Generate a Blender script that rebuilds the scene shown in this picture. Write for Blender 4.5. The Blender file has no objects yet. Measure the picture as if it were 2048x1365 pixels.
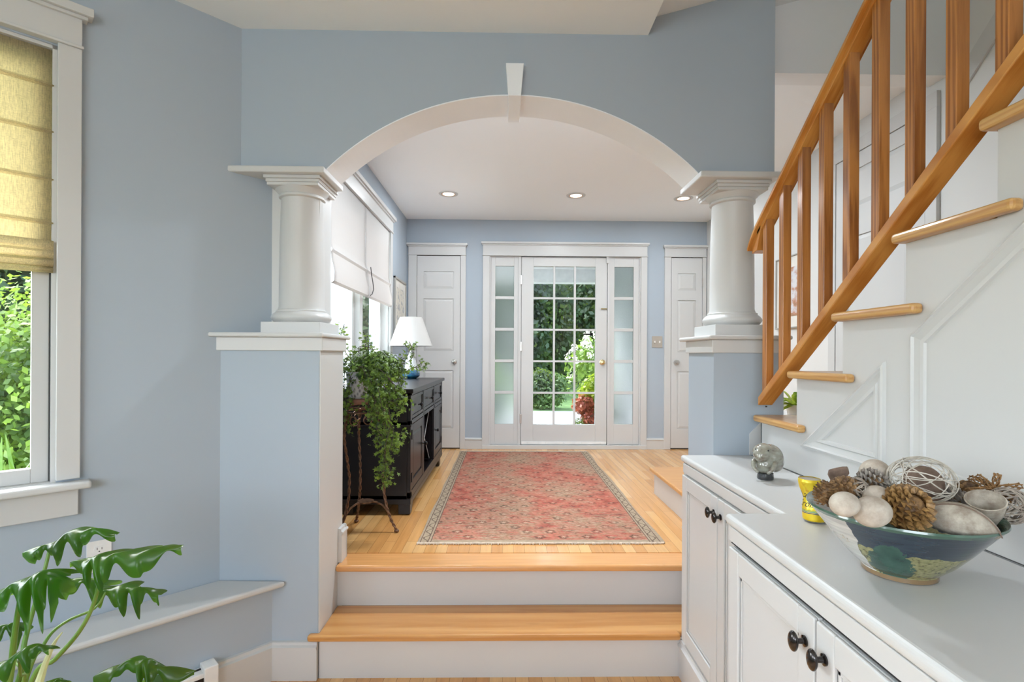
import bpy, math, random
from mathutils import Vector, Matrix, noise
random.seed(7)
PI = math.pi
col = bpy.context.scene.collection
scene = bpy.context.scene

# ------------------------------------------------------------------ camera
F, YAW, ROLL, PCX, PCY, ZC = 1030.0, math.radians(-1.0), math.radians(0.3), 1030.0, 711.0, 1.405
cam_data = bpy.data.cameras.new('camera'); cam = bpy.data.objects.new('camera', cam_data); col.objects.link(cam)
RC = Matrix.Rotation(YAW, 3, 'Z') @ Matrix.Rotation(PI / 2, 3, 'X') @ Matrix.Rotation(ROLL, 3, 'Z')
cam.matrix_world = Matrix.Translation((0, 0, ZC)) @ RC.to_4x4()
cam_data.sensor_width = 36; cam_data.lens = 36 * F / 2048
cam_data.shift_x = (1024 - PCX) / 2048; cam_data.shift_y = (PCY - 682.5) / 2048
cam_data.clip_start = 0.02
scene.camera = cam

def at(px, py, Y=None, X=None, Z=None):
    """point of the photograph's pixel on a plane of the room"""
    d = RC @ Vector(((px - PCX) / F, -(py - PCY) / F, -1))
    t = Y / d.y if Y is not None else X / d.x if X is not None else (Z - ZC) / d.z
    return Vector((0, 0, ZC)) + d * t

# ------------------------------------------------------------------ world, sun, exposure
w = bpy.data.worlds.new('world'); scene.world = w; w.use_nodes = True
nt = w.node_tree; bg = nt.nodes['Background']
sky = nt.nodes.new('ShaderNodeTexSky'); sky.sky_type = 'NISHITA'; sky.sun_disc = False
sky.sun_elevation = math.radians(50); sky.sun_rotation = math.radians(-60); sky.air_density = 1.0; sky.dust_density = 2.0
hs = nt.nodes.new('ShaderNodeHueSaturation'); hs.inputs['Saturation'].default_value = 0.45
nt.links.new(sky.outputs[0], hs.inputs['Color']); nt.links.new(hs.outputs[0], bg.inputs[0]); bg.inputs[1].default_value = 1.9
def lamp(kind, name, loc, direction, energy, color=(1, 1, 1), **kw):
    d = bpy.data.lights.new(name, kind); o = bpy.data.objects.new(name, d); col.objects.link(o)
    o.location = loc; o.rotation_euler = Vector(direction).to_track_quat('-Z', 'Y').to_euler()
    d.energy = energy; d.color = color
    for k, v in kw.items(): setattr(d, k, v)
    return o
lamp('SUN', 'sun', (0, 0, 10), (0.50, 0.18, -0.90), 3.6, (1.0, 0.95, 0.86), angle=math.radians(1.0))
# added unseen fill lights behind and beside the camera, tilted up at the ceiling
lamp('AREA', 'rear_fill_light', (-1.0, -2.85, 1.9), (0.12, 1, 0.95), 72, (0.90, 0.96, 1.0), shape='RECTANGLE', size=3.2, size_y=1.6)
lamp('AREA', 'side_fill_light', (-2.75, -1.0, 1.8), (1, 0.75, 0.8), 7, (0.90, 0.96, 1.0), shape='RECTANGLE', size=2.2, size_y=1.6)
scene.view_settings.view_transform = 'Standard'; scene.view_settings.look = 'None'
scene.view_settings.gamma = 1; scene.view_settings.use_curve_mapping = False
scene.view_settings.exposure = 0.18
scene.cycles.use_denoising = True
scene.cycles.max_bounces = 10; scene.cycles.diffuse_bounces = 5; scene.cycles.transparent_max_bounces = 16
scene.cycles.sample_clamp_indirect = 8; scene.cycles.caustics_reflective = False; scene.cycles.caustics_refractive = False

# ------------------------------------------------------------------ materials
M = {}
def nmat(name):
    m = bpy.data.materials.new(name); m.use_nodes = True; M[name] = m
    return m, m.node_tree, m.node_tree.nodes['Principled BSDF']
def N(nt, t, **kw):
    n = nt.nodes.new('ShaderNode' + t)
    for k, v in kw.items():
        if k in n.inputs: n.inputs[k].default_value = v
        else: setattr(n, k, v)
    return n
def rgba(c): return (c[0], c[1], c[2], 1)
def S(r, g, b):
    f = lambda c: ((c / 255 + 0.055) / 1.055) ** 2.4 if c > 10 else c / 255 / 12.92
    return (f(r), f(g), f(b))
def coords(nt, scale=(1, 1, 1), rot=(0, 0, 0), loc=(0, 0, 0)):
    tc = N(nt, 'TexCoord'); mp = N(nt, 'Mapping')
    mp.inputs['Scale'].default_value = scale; mp.inputs['Rotation'].default_value = rot; mp.inputs['Location'].default_value = loc
    nt.links.new(tc.outputs['Object'], mp.inputs['Vector']); return mp.outputs[0]
def ramp(nt, fac, stops, interp='LINEAR'):
    r = N(nt, 'ValToRGB'); r.color_ramp.interpolation = interp
    e = r.color_ramp.elements
    while len(e) < len(stops): e.new(0.5)
    for i, (p, c) in enumerate(stops): e[i].position = p; e[i].color = rgba(c)
    nt.links.new(fac, r.inputs[0]); return r.outputs[0]
def mix(nt, fac, a, b, mode='MIX'):
    n = N(nt, 'Mix', data_type='RGBA', blend_type=mode)
    for s, v in ((0, fac), (6, a), (7, b)):
        if hasattr(v, 'links'): nt.links.new(v, n.inputs[s])
        elif isinstance(v, (int, float)): n.inputs[s].default_value = v
        else: n.inputs[s].default_value = rgba(v)
    return n.outputs[2]
def mth(nt, op, a, b=None, c=None):
    n = N(nt, 'Math', operation=op)
    for i, v in enumerate((a, b, c)):
        if v is None: continue
        if hasattr(v, 'links'): nt.links.new(v, n.inputs[i])
        else: n.inputs[i].default_value = v
    return n.outputs[0]
def noise_(nt, vec, scale, detail=3, rough=0.5):
    n = N(nt, 'TexNoise'); n.inputs['Scale'].default_value = scale; n.inputs['Detail'].default_value = detail; n.inputs['Roughness'].default_value = rough
    nt.links.new(vec, n.inputs['Vector']); return n.outputs[0]
def bump(nt, b, h, strength=0.2, dist=0.002):
    n = N(nt, 'Bump'); n.inputs['Strength'].default_value = strength; n.inputs['Distance'].default_value = dist
    nt.links.new(h, n.inputs['Height']); nt.links.new(n.outputs[0], b.inputs['Normal'])
def plain(name, c, rough=0.5, metal=0.0, var=0.06, scale=12, coat=0.0, bmp=0.0, spec=None, trans=0.0):
    m, nt, b = nmat(name)
    v = coords(nt); n = noise_(nt, v, scale)
    lo = tuple(max(0, x * (1 - var)) for x in c); hi = tuple(min(1, x * (1 + var)) for x in c)
    nt.links.new(ramp(nt, n, [(0.3, lo), (0.7, hi)]), b.inputs['Base Color'])
    b.inputs['Roughness'].default_value = rough; b.inputs['Metallic'].default_value = metal
    b.inputs['Coat Weight'].default_value = coat
    if spec is not None: b.inputs['Specular IOR Level'].default_value = spec
    if bmp: bump(nt, b, noise_(nt, v, scale * 12), bmp, 0.001)
    if trans: b.inputs['Transmission Weight'].default_value = trans
    return m
def wood(name, c1, c2, stretch, rough=0.3, coat=0.2, scale=14, knots=0.0):
    m, nt, b = nmat(name)
    v = coords(nt, stretch); n1 = noise_(nt, v, scale, 6, 0.6)
    wv = N(nt, 'TexWave', wave_type='RINGS'); nt.links.new(v, wv.inputs['Vector']); wv.inputs['Scale'].default_value = scale * 0.25
    wv.inputs['Distortion'].default_value = 6; wv.inputs['Detail'].default_value = 3
    f = mth(nt, 'ADD', mth(nt, 'MULTIPLY', n1, 0.7), mth(nt, 'MULTIPLY', wv.outputs[1], 0.3))
    c = ramp(nt, f, [(0.32, c2), (0.62, c1)])
    if knots:
        vo = N(nt, 'TexVoronoi'); nt.links.new(coords(nt, (1.6, 4, 4)), vo.inputs['Vector']); vo.inputs['Scale'].default_value = 1.3
        k = ramp(nt, vo.outputs[0], [(0.0, (1, 1, 1)), (0.10, (0, 0, 0))])
        c = mix(nt, mth(nt, 'MULTIPLY', k, knots), c, (c2[0] * 0.45, c2[1] * 0.35, c2[2] * 0.3))
    nt.links.new(c, b.inputs['Base Color'])
    b.inputs['Roughness'].default_value = rough; b.inputs['Coat Weight'].default_value = coat; b.inputs['Coat Roughness'].default_value = 0.15
    bump(nt, b, n1, 0.08, 0.001); return m

WALLC = (0.41, 0.47, 0.535)
plain('wall_paint', WALLC, 0.75, var=0.012, scale=1.5, bmp=0.05, spec=0.25)
plain('white_paint', (0.60, 0.60, 0.595), 0.35, var=0.008, scale=3, spec=0.4)
plain('ceiling_paint', (0.85, 0.875, 0.895), 0.9, var=0.01, scale=2, bmp=0.04, spec=0.1)
plain('soffit_lit_white', (0.86, 0.89, 0.93), 0.5, var=0.02, scale=4, spec=0.3)  # brighter, cooler copy of the trim white, in place of missing bounce light
plain('foyer_ceiling_lit_white', (0.92, 0.95, 0.97), 0.9, var=0.005, scale=2, spec=0.1)  # whitened and cooled to make up for weak, warm bounce off the floor
plain('white_wall', (0.70, 0.70, 0.69), 0.7, var=0.01, scale=2, spec=0.2)
plain('gap_dark', (0.05, 0.05, 0.05), 0.8)
wood('tread_wood', S(206, 152, 90), S(192, 132, 70), (0.5, 7, 7), 0.30, 0.35, 7, knots=0.5)
wood('stair_tread_wood', S(206, 162, 100), S(186, 136, 78), (9, 0.6, 9), 0.35, 0.3, 10)
wood('baluster_wood', S(186, 124, 62), S(140, 84, 36), (14, 14, 0.7), 0.3, 0.3, 7)
wood('rail_wood', S(208, 148, 76), S(184, 118, 50), (14, 0.8, 1.2), 0.28, 0.35, 7)
plain('brass', (0.75, 0.58, 0.3), 0.25, 1.0)
plain('nickel', (0.6, 0.58, 0.55), 0.28, 1.0)
plain('dark_bronze', (0.028, 0.022, 0.02), 0.22, 0.6, coat=0.5)
plain('black_metal', (0.02, 0.02, 0.022), 0.3, 0.5)
plain('almond_plastic', (0.42, 0.38, 0.33), 0.4)
plain('white_plastic', (0.8, 0.8, 0.79), 0.4)
plain('black_lacquer', (0.008, 0.006, 0.007), 0.32, var=0.2, coat=0.05, spec=0.35)
plain('rack_strip', (0.5, 0.5, 0.5), 0.3)
plain('rust_iron', (0.16, 0.085, 0.05), 0.5, 0.6, var=0.5, scale=60, bmp=0.5)
plain('soil', (0.03, 0.02, 0.012), 0.95)
plain('terracotta', (0.30, 0.14, 0.09), 0.8)
plain('lamp_white_glaze', (0.74, 0.77, 0.78), 0.12, var=0.05, scale=20, coat=0.6)
plain('cord_black', (0.03, 0.03, 0.03), 0.5)
plain('fringe_cotton', (0.62, 0.52, 0.42), 0.95, var=0.2, scale=80)
plain('frame_silver', (0.42, 0.40, 0.37), 0.4, 0.3)
plain('mat_board', (0.78, 0.76, 0.71), 0.8)
plain('vinyl_white', (0.88, 0.89, 0.90), 0.45)
plain('ink', (0.015, 0.014, 0.02), 0.5)
plain('base_dark_stone', (0.035, 0.038, 0.042), 0.15, coat=0.6, var=0.4, scale=30)

def leafmat(name, c1, c2, rough=0.4, trans=0.35, scale=9):
    m, nt, b = nmat(name); v = coords(nt); n = noise_(nt, v, scale, 2)
    c = ramp(nt, n, [(0.35, c1), (0.65, c2)]); nt.links.new(c, b.inputs['Base Color'])
    b.inputs['Roughness'].default_value = rough
    out = nt.nodes['Material Output']; tr = N(nt, 'BsdfTranslucent'); ms = N(nt, 'MixShader')
    nt.links.new(mix(nt, 0.35, c, (0.55, 0.8, 0.1)), tr.inputs[0]); ms.inputs[0].default_value = trans
    nt.links.new(b.outputs[0], ms.inputs[1]); nt.links.new(tr.outputs[0], ms.inputs[2]); nt.links.new(ms.outputs[0], out.inputs[0])
    return m
leafmat('ivy_leaf', S(24, 50, 18), S(118, 148, 56), scale=34)
leafmat('philodendron_leaf', S(22, 70, 30), S(40, 108, 30), rough=0.26, trans=0.55, scale=7)
leafmat('stalk_green', S(90, 130, 50), S(120, 150, 70), rough=0.4, trans=0.05)
leafmat('pale_spike', S(200, 205, 150), S(225, 225, 180), trans=0.2)
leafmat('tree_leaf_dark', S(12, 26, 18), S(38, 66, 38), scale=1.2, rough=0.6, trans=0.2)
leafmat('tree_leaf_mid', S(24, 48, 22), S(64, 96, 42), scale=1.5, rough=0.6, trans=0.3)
leafmat('shrub_lime', S(44, 78, 26), S(126, 158, 52), scale=3, rough=0.5, trans=0.35)
leafmat('hydrangea_leaf', S(60, 94, 40), S(120, 150, 66), scale=6)
leafmat('potato_vine', S(120, 150, 24), S(190, 204, 50), scale=6)
leafmat('coleus_red', S(150, 50, 34), S(214, 116, 88), scale=8, trans=0.2)
leafmat('variegated', S(60, 110, 30), S(200, 205, 90), scale=30)
plain('petal_white', (0.85, 0.85, 0.78), 0.7)
plain('bark', (0.07, 0.05, 0.04), 0.95, var=0.4, scale=20)
plain('grass', S(70, 100, 50), 0.95, var=0.4, scale=6)
plain('mulch', (0.05, 0.035, 0.03), 0.95, var=0.4, scale=12)

def glassy(name, tint=(1, 1, 1), refl=0.08):
    m, nt, b = nmat(name); out = nt.nodes['Material Output']
    t = N(nt, 'BsdfTransparent'); g = N(nt, 'BsdfGlossy'); ms = N(nt, 'MixShader'); fr = N(nt, 'Fresnel'); fr.inputs[0].default_value = 1.45
    t.inputs[0].default_value = rgba(tint); g.inputs[1].default_value = 0.02
    ge = N(nt, 'NewGeometry')
    nt.links.new(mth(nt, 'MULTIPLY', fr.outputs[0], mth(nt, 'SUBTRACT', 1.0, ge.outputs['Backfacing'])), ms.inputs[0]); nt.links.new(t.outputs[0], ms.inputs[1]); nt.links.new(g.outputs[0], ms.inputs[2])
    nt.links.new(ms.outputs[0], out.inputs[0]); return m
glassy('window_glass', (0.96, 0.98, 0.97))
m, nt, b = nmat('frosted_glass')
b.inputs['Transmission Weight'].default_value = 1; b.inputs['Roughness'].default_value = 0.28; b.inputs['IOR'].default_value = 1.25
b.inputs['Base Color'].default_value = (0.95, 0.98, 0.97, 1); bump(nt, b, noise_(nt, coords(nt), 110, 2), 0.6, 0.003)
tr = N(nt, 'BsdfTranslucent'); tr.inputs[0].default_value = (0.9, 0.95, 0.93, 1); ms = N(nt, 'MixShader'); ms.inputs[0].default_value = 0.28
nt.links.new(b.outputs[0], ms.inputs[1]); nt.links.new(tr.outputs[0], ms.inputs[2]); nt.links.new(ms.outputs[0], nt.nodes['Material Output'].inputs[0])
m, nt, b = nmat('blue_glass')
v = coords(nt); n = noise_(nt, coords(nt, (1, 1, 3)), 18, 3)
nt.links.new(ramp(nt, n, [(0.3, (0.01, 0.03, 0.09)), (0.55, (0.01, 0.10, 0.2)), (0.8, (0.05, 0.25, 0.3))]), b.inputs['Base Color'])
b.inputs['Roughness'].default_value = 0.05; b.inputs['Coat Weight'].default_value = 1

def fabric(name, c, trans, weave=260, var=0.12):
    m, nt, b = nmat(name); v = coords(nt)
    a = noise_(nt, coords(nt, (1, 1, 12)), weave * 0.35, 2); c2 = noise_(nt, coords(nt, (12, 12, 1)), weave * 0.12, 2)
    f = mth(nt, 'MULTIPLY', mth(nt, 'ADD', a, c2), 0.5)
    cc = ramp(nt, f, [(0.38, tuple(x * (1 - var) for x in c)), (0.6, tuple(min(1, x * (1 + var * 0.4)) for x in c))])
    nt.links.new(cc, b.inputs['Base Color']); b.inputs['Roughness'].default_value = 0.95; b.inputs['Specular IOR Level'].default_value = 0.1
    out = nt.nodes['Material Output']; tr = N(nt, 'BsdfTranslucent'); ms = N(nt, 'MixShader'); ms.inputs[0].default_value = trans
    nt.links.new(cc, tr.inputs[0]); nt.links.new(b.outputs[0], ms.inputs[1]); nt.links.new(tr.outputs[0], ms.inputs[2]); nt.links.new(ms.outputs[0], out.inputs[0])
fabric('linen_tan', S(230, 218, 184), 0.66, 320, 0.25)
fabric('shade_white', (0.66, 0.635, 0.62), 0.18, 300, 0.02)
fabric('lampshade_white', (0.64, 0.635, 0.62), 0.12, 500, 0.02)

def planks(name, cs, row, length, rot, rough=0.24, coat=0.3):
    m, nt, b = nmat(name); v = coords(nt, rot=(0, 0, rot))
    br = N(nt, 'TexBrick'); nt.links.new(v, br.inputs['Vector'])
    br.inputs['Scale'].default_value = 1; br.inputs['Brick Width'].default_value = length; br.inputs['Row Height'].default_value = row
    br.inputs['Mortar Size'].default_value = 0.0009; br.inputs['Mortar Smooth'].default_value = 0.2; br.offset = 0.37; br.inputs['Bias'].default_value = 0
    br.inputs['Color1'].default_value = (0, 0, 0, 1); br.inputs['Color2'].default_value = (1, 1, 1, 1); br.inputs['Mortar'].default_value = (0.5, 0.5, 0.5, 1)
    base = ramp(nt, br.outputs['Color'], [(0.0, cs[0]), (0.5, cs[1]), (1.0, cs[2])])
    g = noise_(nt, coords(nt, (30, 2, 3)) if abs(rot) > 1 else coords(nt, (2, 30, 3)), 1.6, 5, 0.6)
    c = mix(nt, 0.30, base, ramp(nt, g, [(0.3, tuple(x * 0.62 for x in cs[1])), (0.65, tuple(min(1, x * 1.15) for x in cs[1]))]))
    c = mix(nt, mth(nt, 'MULTIPLY', br.outputs['Fac'], 0.8), c, tuple(x * 0.35 for x in cs[0]))
    nt.links.new(c, b.inputs['Base Color']); b.inputs['Roughness'].default_value = rough; b.inputs['Coat Weight'].default_value = coat; b.inputs['Coat Roughness'].default_value = 0.12
    bump(nt, b, mth(nt, 'SUBTRACT', 1.0, br.outputs['Fac']), 0.25, 0.0008); return m
planks('floor_oak', (S(196, 136, 76), S(214, 160, 98), S(228, 184, 126)), 0.057, 0.85, PI / 2)
planks('landing_board', (S(214, 150, 90), S(222, 164, 104), S(228, 172, 112)), 0.30, 6.0, 0)
planks('asphalt', ((0.13, 0.13, 0.145), (0.15, 0.15, 0.165), (0.17, 0.17, 0.185)), 40, 40, 0, 0.9, 0)
plain('porch_slate', (0.22, 0.22, 0.25), 0.8, var=0.15, scale=5)
plain('bounce_pale', (0.62, 0.61, 0.58), 0.9, var=0.08, scale=4)
m, nt, b = nmat('clapboard'); b.inputs['Base Color'].default_value = (0.50, 0.53, 0.56, 1); b.inputs['Roughness'].default_value = 0.6
sz = N(nt, 'SeparateXYZ'); nt.links.new(coords(nt), sz.inputs[0]); bump(nt, b, mth(nt, 'FRACT', mth(nt, 'DIVIDE', sz.outputs[2], 0.11)), 0.6, 0.01)

# rug
m, nt, b = nmat('rug_wool')
tc = N(nt, 'TexCoord'); sp = N(nt, 'SeparateXYZ'); nt.links.new(tc.outputs['Object'], sp.inputs[0]); rx, ry = sp.outputs[0], sp.outputs[1]
vw = coords(nt, (1, 1, 1)); warp = noise_(nt, coords(nt, (26, 90, 1)), 1.0, 3)
flat = noise_(nt, coords(nt, (9, 70, 1)), 1.0, 4, 0.7)
big = noise_(nt, coords(nt, (1.6, 1.1, 1), loc=(3.1, 1.7, 0)), 1.2, 3, 0.6)
mid = noise_(nt, coords(nt, (7, 9, 1)), 1.3, 3, 0.6)
field = ramp(nt, mid, [(0.30, S(126, 68, 64)), (0.42, S(170, 88, 76)), (0.55, S(184, 108, 92)), (0.72, S(182, 134, 116))])
tan = ramp(nt, warp, [(0.3, S(138, 112, 90)), (0.7, S(186, 164, 140))])
c = mix(nt, ramp(nt, mth(nt, 'ADD', mth(nt, 'MULTIPLY', flat, 0.55), mth(nt, 'MULTIPLY', big, 0.5)), [(0.48, (0, 0, 0)), (0.58, (0.85, 0.85, 0.85))]), field, tan)
# floral lattice: dark olive rings with pale hearts, on a staggered grid
def lattice(sx, sy, ox, oy):
    fx = mth(nt, 'SUBTRACT', mth(nt, 'FRACT', mth(nt, 'ADD', mth(nt, 'DIVIDE', rx, sx), ox)), 0.5)
    fy = mth(nt, 'SUBTRACT', mth(nt, 'FRACT', mth(nt, 'ADD', mth(nt, 'DIVIDE', ry, sy), oy)), 0.5)
    d = mth(nt, 'SQRT', mth(nt, 'ADD', mth(nt, 'POWER', mth(nt, 'MULTIPLY', fx, sx), 2.0), mth(nt, 'POWER', mth(nt, 'MULTIPLY', fy, sy), 2.0)))
    an = mth(nt, 'ARCTAN2', fy, fx)
    return mth(nt, 'ADD', d, mth(nt, 'ADD', mth(nt, 'MULTIPLY', mth(nt, 'SINE', mth(nt, 'MULTIPLY', an, 6.0)), 0.004), mth(nt, 'MULTIPLY', mth(nt, 'SUBTRACT', flat, 0.5), 0.03)))
for (sx, sy, ox, oy) in ((0.131, 0.162, 0.5, 0.0), (0.131, 0.162, 0.0, 0.5)):
    d = lattice(sx, sy, ox, oy)
    ring = ramp(nt, d, [(0.012, (0, 0, 0)), (0.018, (1, 1, 1)), (0.026, (1, 1, 1)), (0.034, (0, 0, 0))])
    heart = ramp(nt, d, [(0.006, (1, 1, 1)), (0.010, (0, 0, 0))])
    irr = ramp(nt, noise_(nt, coords(nt, (11, 15, 1), loc=(sx * 30, oy, 0)), 1.0, 2), [(0.40, (0.1, 0.1, 0.1)), (0.60, (1, 1, 1))])
    c = mix(nt, mth(nt, 'MULTIPLY', mth(nt, 'MULTIPLY', ring, 0.75), irr), c, S(78, 64, 50)); c = mix(nt, mth(nt, 'MULTIPLY', mth(nt, 'MULTIPLY', heart, 0.7), irr), c, S(196, 180, 156))
    leaf = ramp(nt, d, [(0.044, (0, 0, 0)), (0.05, (1, 1, 1)), (0.055, (0, 0, 0))])
    c = mix(nt, mth(nt, 'MULTIPLY', leaf, 0.4), c, S(120, 104, 70))
speck = ramp(nt, noise_(nt, coords(nt, (34, 80, 1)), 1.2, 4, 0.8), [(0.54, (0, 0, 0)), (0.64, (1, 1, 1))])
c = mix(nt, mth(nt, 'MULTIPLY', speck, 0.6), c, S(88, 66, 54))
spk2 = ramp(nt, noise_(nt, coords(nt, (20, 70, 1), loc=(9, 4, 0)), 1.2, 4, 0.8), [(0.58, (0, 0, 0)), (0.66, (1, 1, 1))])
c = mix(nt, mth(nt, 'MULTIPLY', spk2, 0.5), c, S(206, 190, 168))
# border
ax = mth(nt, 'ABSOLUTE', rx); ay = mth(nt, 'ABSOLUTE', ry)
inb = mth(nt, 'MAXIMUM', mth(nt, 'GREATER_THAN', ax, 0.585), mth(nt, 'GREATER_THAN', ay, 1.262))
wv = mth(nt, 'ABSOLUTE', mth(nt, 'SUBTRACT', mth(nt, 'SUBTRACT', ax, 0.617), mth(nt, 'MULTIPLY', mth(nt, 'SINE', mth(nt, 'MULTIPLY', ry, 60.0)), 0.014)))
bc = mix(nt, mth(nt, 'LESS_THAN', wv, 0.004), ramp(nt, warp, [(0.3, S(146, 128, 108)), (0.7, S(176, 158, 136))]), S(110, 94, 80))
c = mix(nt, inb, c, bc)
for e in (0.585, 0.6, 0.640):
    c = mix(nt, mth(nt, 'LESS_THAN', mth(nt, 'ABSOLUTE', mth(nt, 'SUBTRACT', ax, e)), 0.0024), c, S(104, 84, 74))
nt.links.new(c, b.inputs['Base Color']); b.inputs['Roughness'].default_value = 0.95; b.inputs['Specular IOR Level'].default_value = 0.15
bump(nt, b, noise_(nt, coords(nt, (300, 300, 1)), 1, 1), 0.3, 0.002)

# pottery bowl glaze (object origin = foot centre on the counter)
m, nt, b = nmat('bowl_glaze')
v = coords(nt, rot=(0, 0, math.radians(37.8))); s_ = N(nt, 'SeparateXYZ'); nt.links.new(v, s_.inputs[0]); bs, bd, bz = s_.outputs
wob = mth(nt, 'MULTIPLY', mth(nt, 'SUBTRACT', noise_(nt, coords(nt), 22, 3), 0.5), 0.03)
khaki = ramp(nt, noise_(nt, coords(nt), 160, 2), [(0.30, S(70, 66, 40)), (0.42, S(134, 130, 88)), (0.7, S(156, 152, 108))])
blue = ramp(nt, noise_(nt, coords(nt, (1, 1, 6)), 14, 3), [(0.3, S(36, 44, 58)), (0.6, S(46, 60, 74)), (0.8, S(54, 80, 76))])
teal = ramp(nt, noise_(nt, coords(nt), 30, 3), [(0.3, S(40, 70, 62)), (0.7, S(60, 96, 84))])
white = ramp(nt, noise_(nt, coords(nt, (1, 1, 9)), 16, 3), [(0.3, S(176, 174, 170)), (0.7, S(206, 204, 198))])
c = mix(nt, mth(nt, 'GREATER_THAN', mth(nt, 'ADD', bz, wob), 0.070), khaki, blue)
wob2 = mth(nt, 'MULTIPLY', mth(nt, 'SUBTRACT', noise_(nt, coords(nt), 60, 4, 0.7), 0.5), 0.03)
ex = mth(nt, 'DIVIDE', mth(nt, 'ADD', mth(nt, 'ADD', bs, 0.012), mth(nt, 'ADD', wob, wob2)), 0.034); ez = mth(nt, 'DIVIDE', mth(nt, 'SUBTRACT', mth(nt, 'ADD', bz, wob2), 0.044), 0.044)
c = mix(nt, mth(nt, 'LESS_THAN', mth(nt, 'ADD', mth(nt, 'MULTIPLY', ex, ex), mth(nt, 'MULTIPLY', ez, ez)), 1.0), c, teal)
edge = mth(nt, 'ADD', mth(nt, 'ADD', bs, mth(nt, 'MULTIPLY', bz, 0.40)), mth(nt, 'ADD', wob, 0.036))
c = mix(nt, mth(nt, 'LESS_THAN', edge, 0.0), c, white)
c = mix(nt, mth(nt, 'GREATER_THAN', mth(nt, 'ADD', bz, mth(nt, 'MULTIPLY', wob, 0.25)), 0.1195), c, S(70, 98, 84))
c = mix(nt, mth(nt, 'LESS_THAN', bz, 0.0105), c, S(128, 104, 74))
nt.links.new(c, b.inputs['Base Color']); b.inputs['Roughness'].default_value = 0.14; b.inputs['Coat Weight'].default_value = 0.5
bump(nt, b, noise_(nt, coords(nt, (1, 1, 40)), 6, 2), 0.15, 0.002)
def dried(name, c1, c2, scale=25, rough=0.85):
    m, nt, b = nmat(name); v = coords(nt); n = noise_(nt, v, scale, 5, 0.65)
    nt.links.new(ramp(nt, n, [(0.32, c2), (0.62, c1)]), b.inputs['Base Color']); b.inputs['Roughness'].default_value = rough
    bump(nt, b, noise_(nt, v, scale * 6, 4), 0.35, 0.002)
dried('dried_fruit', S(206, 198, 186), S(170, 156, 142)); dried('pod_grey', S(190, 182, 168), S(142, 128, 114), 40)
dried('seed_brown', S(140, 118, 104), S(96, 78, 68)); dried('cone_gold', S(170, 132, 80), S(78, 50, 26), 60, 0.4)
dried('cone_dark', S(150, 116, 74), S(70, 46, 32), 60, 0.6); dried('cone_frost', S(178, 172, 164), S(108, 96, 90), 60)
dried('twig_white', S(206, 200, 190), S(176, 168, 156), 60); dried('twig_brown', S(156, 118, 74), S(96, 66, 40), 60); dried('twig_grey', S(176, 166, 154), S(120, 106, 96), 60)
m, nt, b = nmat('manatee_stone'); v = coords(nt)
nt.links.new(ramp(nt, noise_(nt, coords(nt, (1, 1.6, 2.2)), 26, 5, 0.6), [(0.3, S(104, 88, 78)), (0.45, S(140, 136, 124)), (0.65, S(158, 160, 148)), (0.8, S(176, 172, 162))]), b.inputs['Base Color'])
b.inputs['Roughness'].default_value = 0.12; b.inputs['Coat Weight'].default_value = 0.6
m, nt, b = nmat('can_print'); v = coords(nt)
c = ramp(nt, noise_(nt, v, 34, 3), [(0.35, S(226, 190, 20)), (0.6, S(240, 212, 60)), (0.74, S(206, 128, 40))])
s2 = N(nt, 'SeparateXYZ'); nt.links.new(v, s2.inputs[0])
for z0, cc in ((0.027, S(70, 150, 160)), (0.0235, S(40, 70, 120)), (0.0305, S(150, 180, 90))):
    wz = mth(nt, 'ADD', s2.outputs[2], mth(nt, 'MULTIPLY', mth(nt, 'SINE', mth(nt, 'MULTIPLY', s2.outputs[0], 90.0)), 0.002))
    c = mix(nt, mth(nt, 'LESS_THAN', mth(nt, 'ABSOLUTE', mth(nt, 'SUBTRACT', wz, z0)), 0.0011), c, cc)
nt.links.new(c, b.inputs['Base Color']); b.inputs['Metallic'].default_value = 0.35; b.inputs['Roughness'].default_value = 0.28
m, nt, b = nmat('pot_mottled'); v = coords(nt, (1, 1, 0.6))
vo = N(nt, 'TexVoronoi'); nt.links.new(v, vo.inputs['Vector']); vo.inputs['Scale'].default_value = 60
nt.links.new(ramp(nt, vo.outputs[0], [(0.2, S(110, 106, 112)), (0.5, S(200, 198, 196))]), b.inputs['Base Color']); b.inputs['Roughness'].default_value = 0.3
bump(nt, b, vo.outputs[0], 0.6, 0.004)
m, nt, b = nmat('striped_print'); v = coords(nt)
wv_ = N(nt, 'TexWave'); nt.links.new(v, wv_.inputs['Vector']); wv_.inputs['Scale'].default_value = 22; wv_.inputs['Distortion'].default_value = 1.5
nt.links.new(ramp(nt, wv_.outputs[0], [(0.3, S(170, 180, 205)), (0.6, S(228, 226, 222))]), b.inputs['Base Color'])
for nm, stops in (('art_sketch', [(0.3, S(196, 190, 176)), (0.5, S(222, 216, 202)), (0.62, S(150, 152, 156)), (0.8, S(206, 186, 160))]),
                  ('art_harbor', [(0.25, S(120, 124, 104)), (0.42, S(186, 130, 100)), (0.55, S(214, 214, 220)), (0.8, S(228, 224, 214))])):
    m, nt, b = nmat(nm); nt.links.new(ramp(nt, noise_(nt, coords(nt, (1, 1, 1.6)), 9, 4, 0.6), stops), b.inputs['Base Color']); b.inputs['Roughness'].default_value = 0.35
m, nt, b = nmat('lens_glow'); b.inputs['Emission Color'].default_value = (1, 0.86, 0.66, 1); b.inputs['Emission Strength'].default_value = 4.0
plain('lens_rim', (0.7, 0.45, 0.3), 0.35, 0.6)

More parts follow.
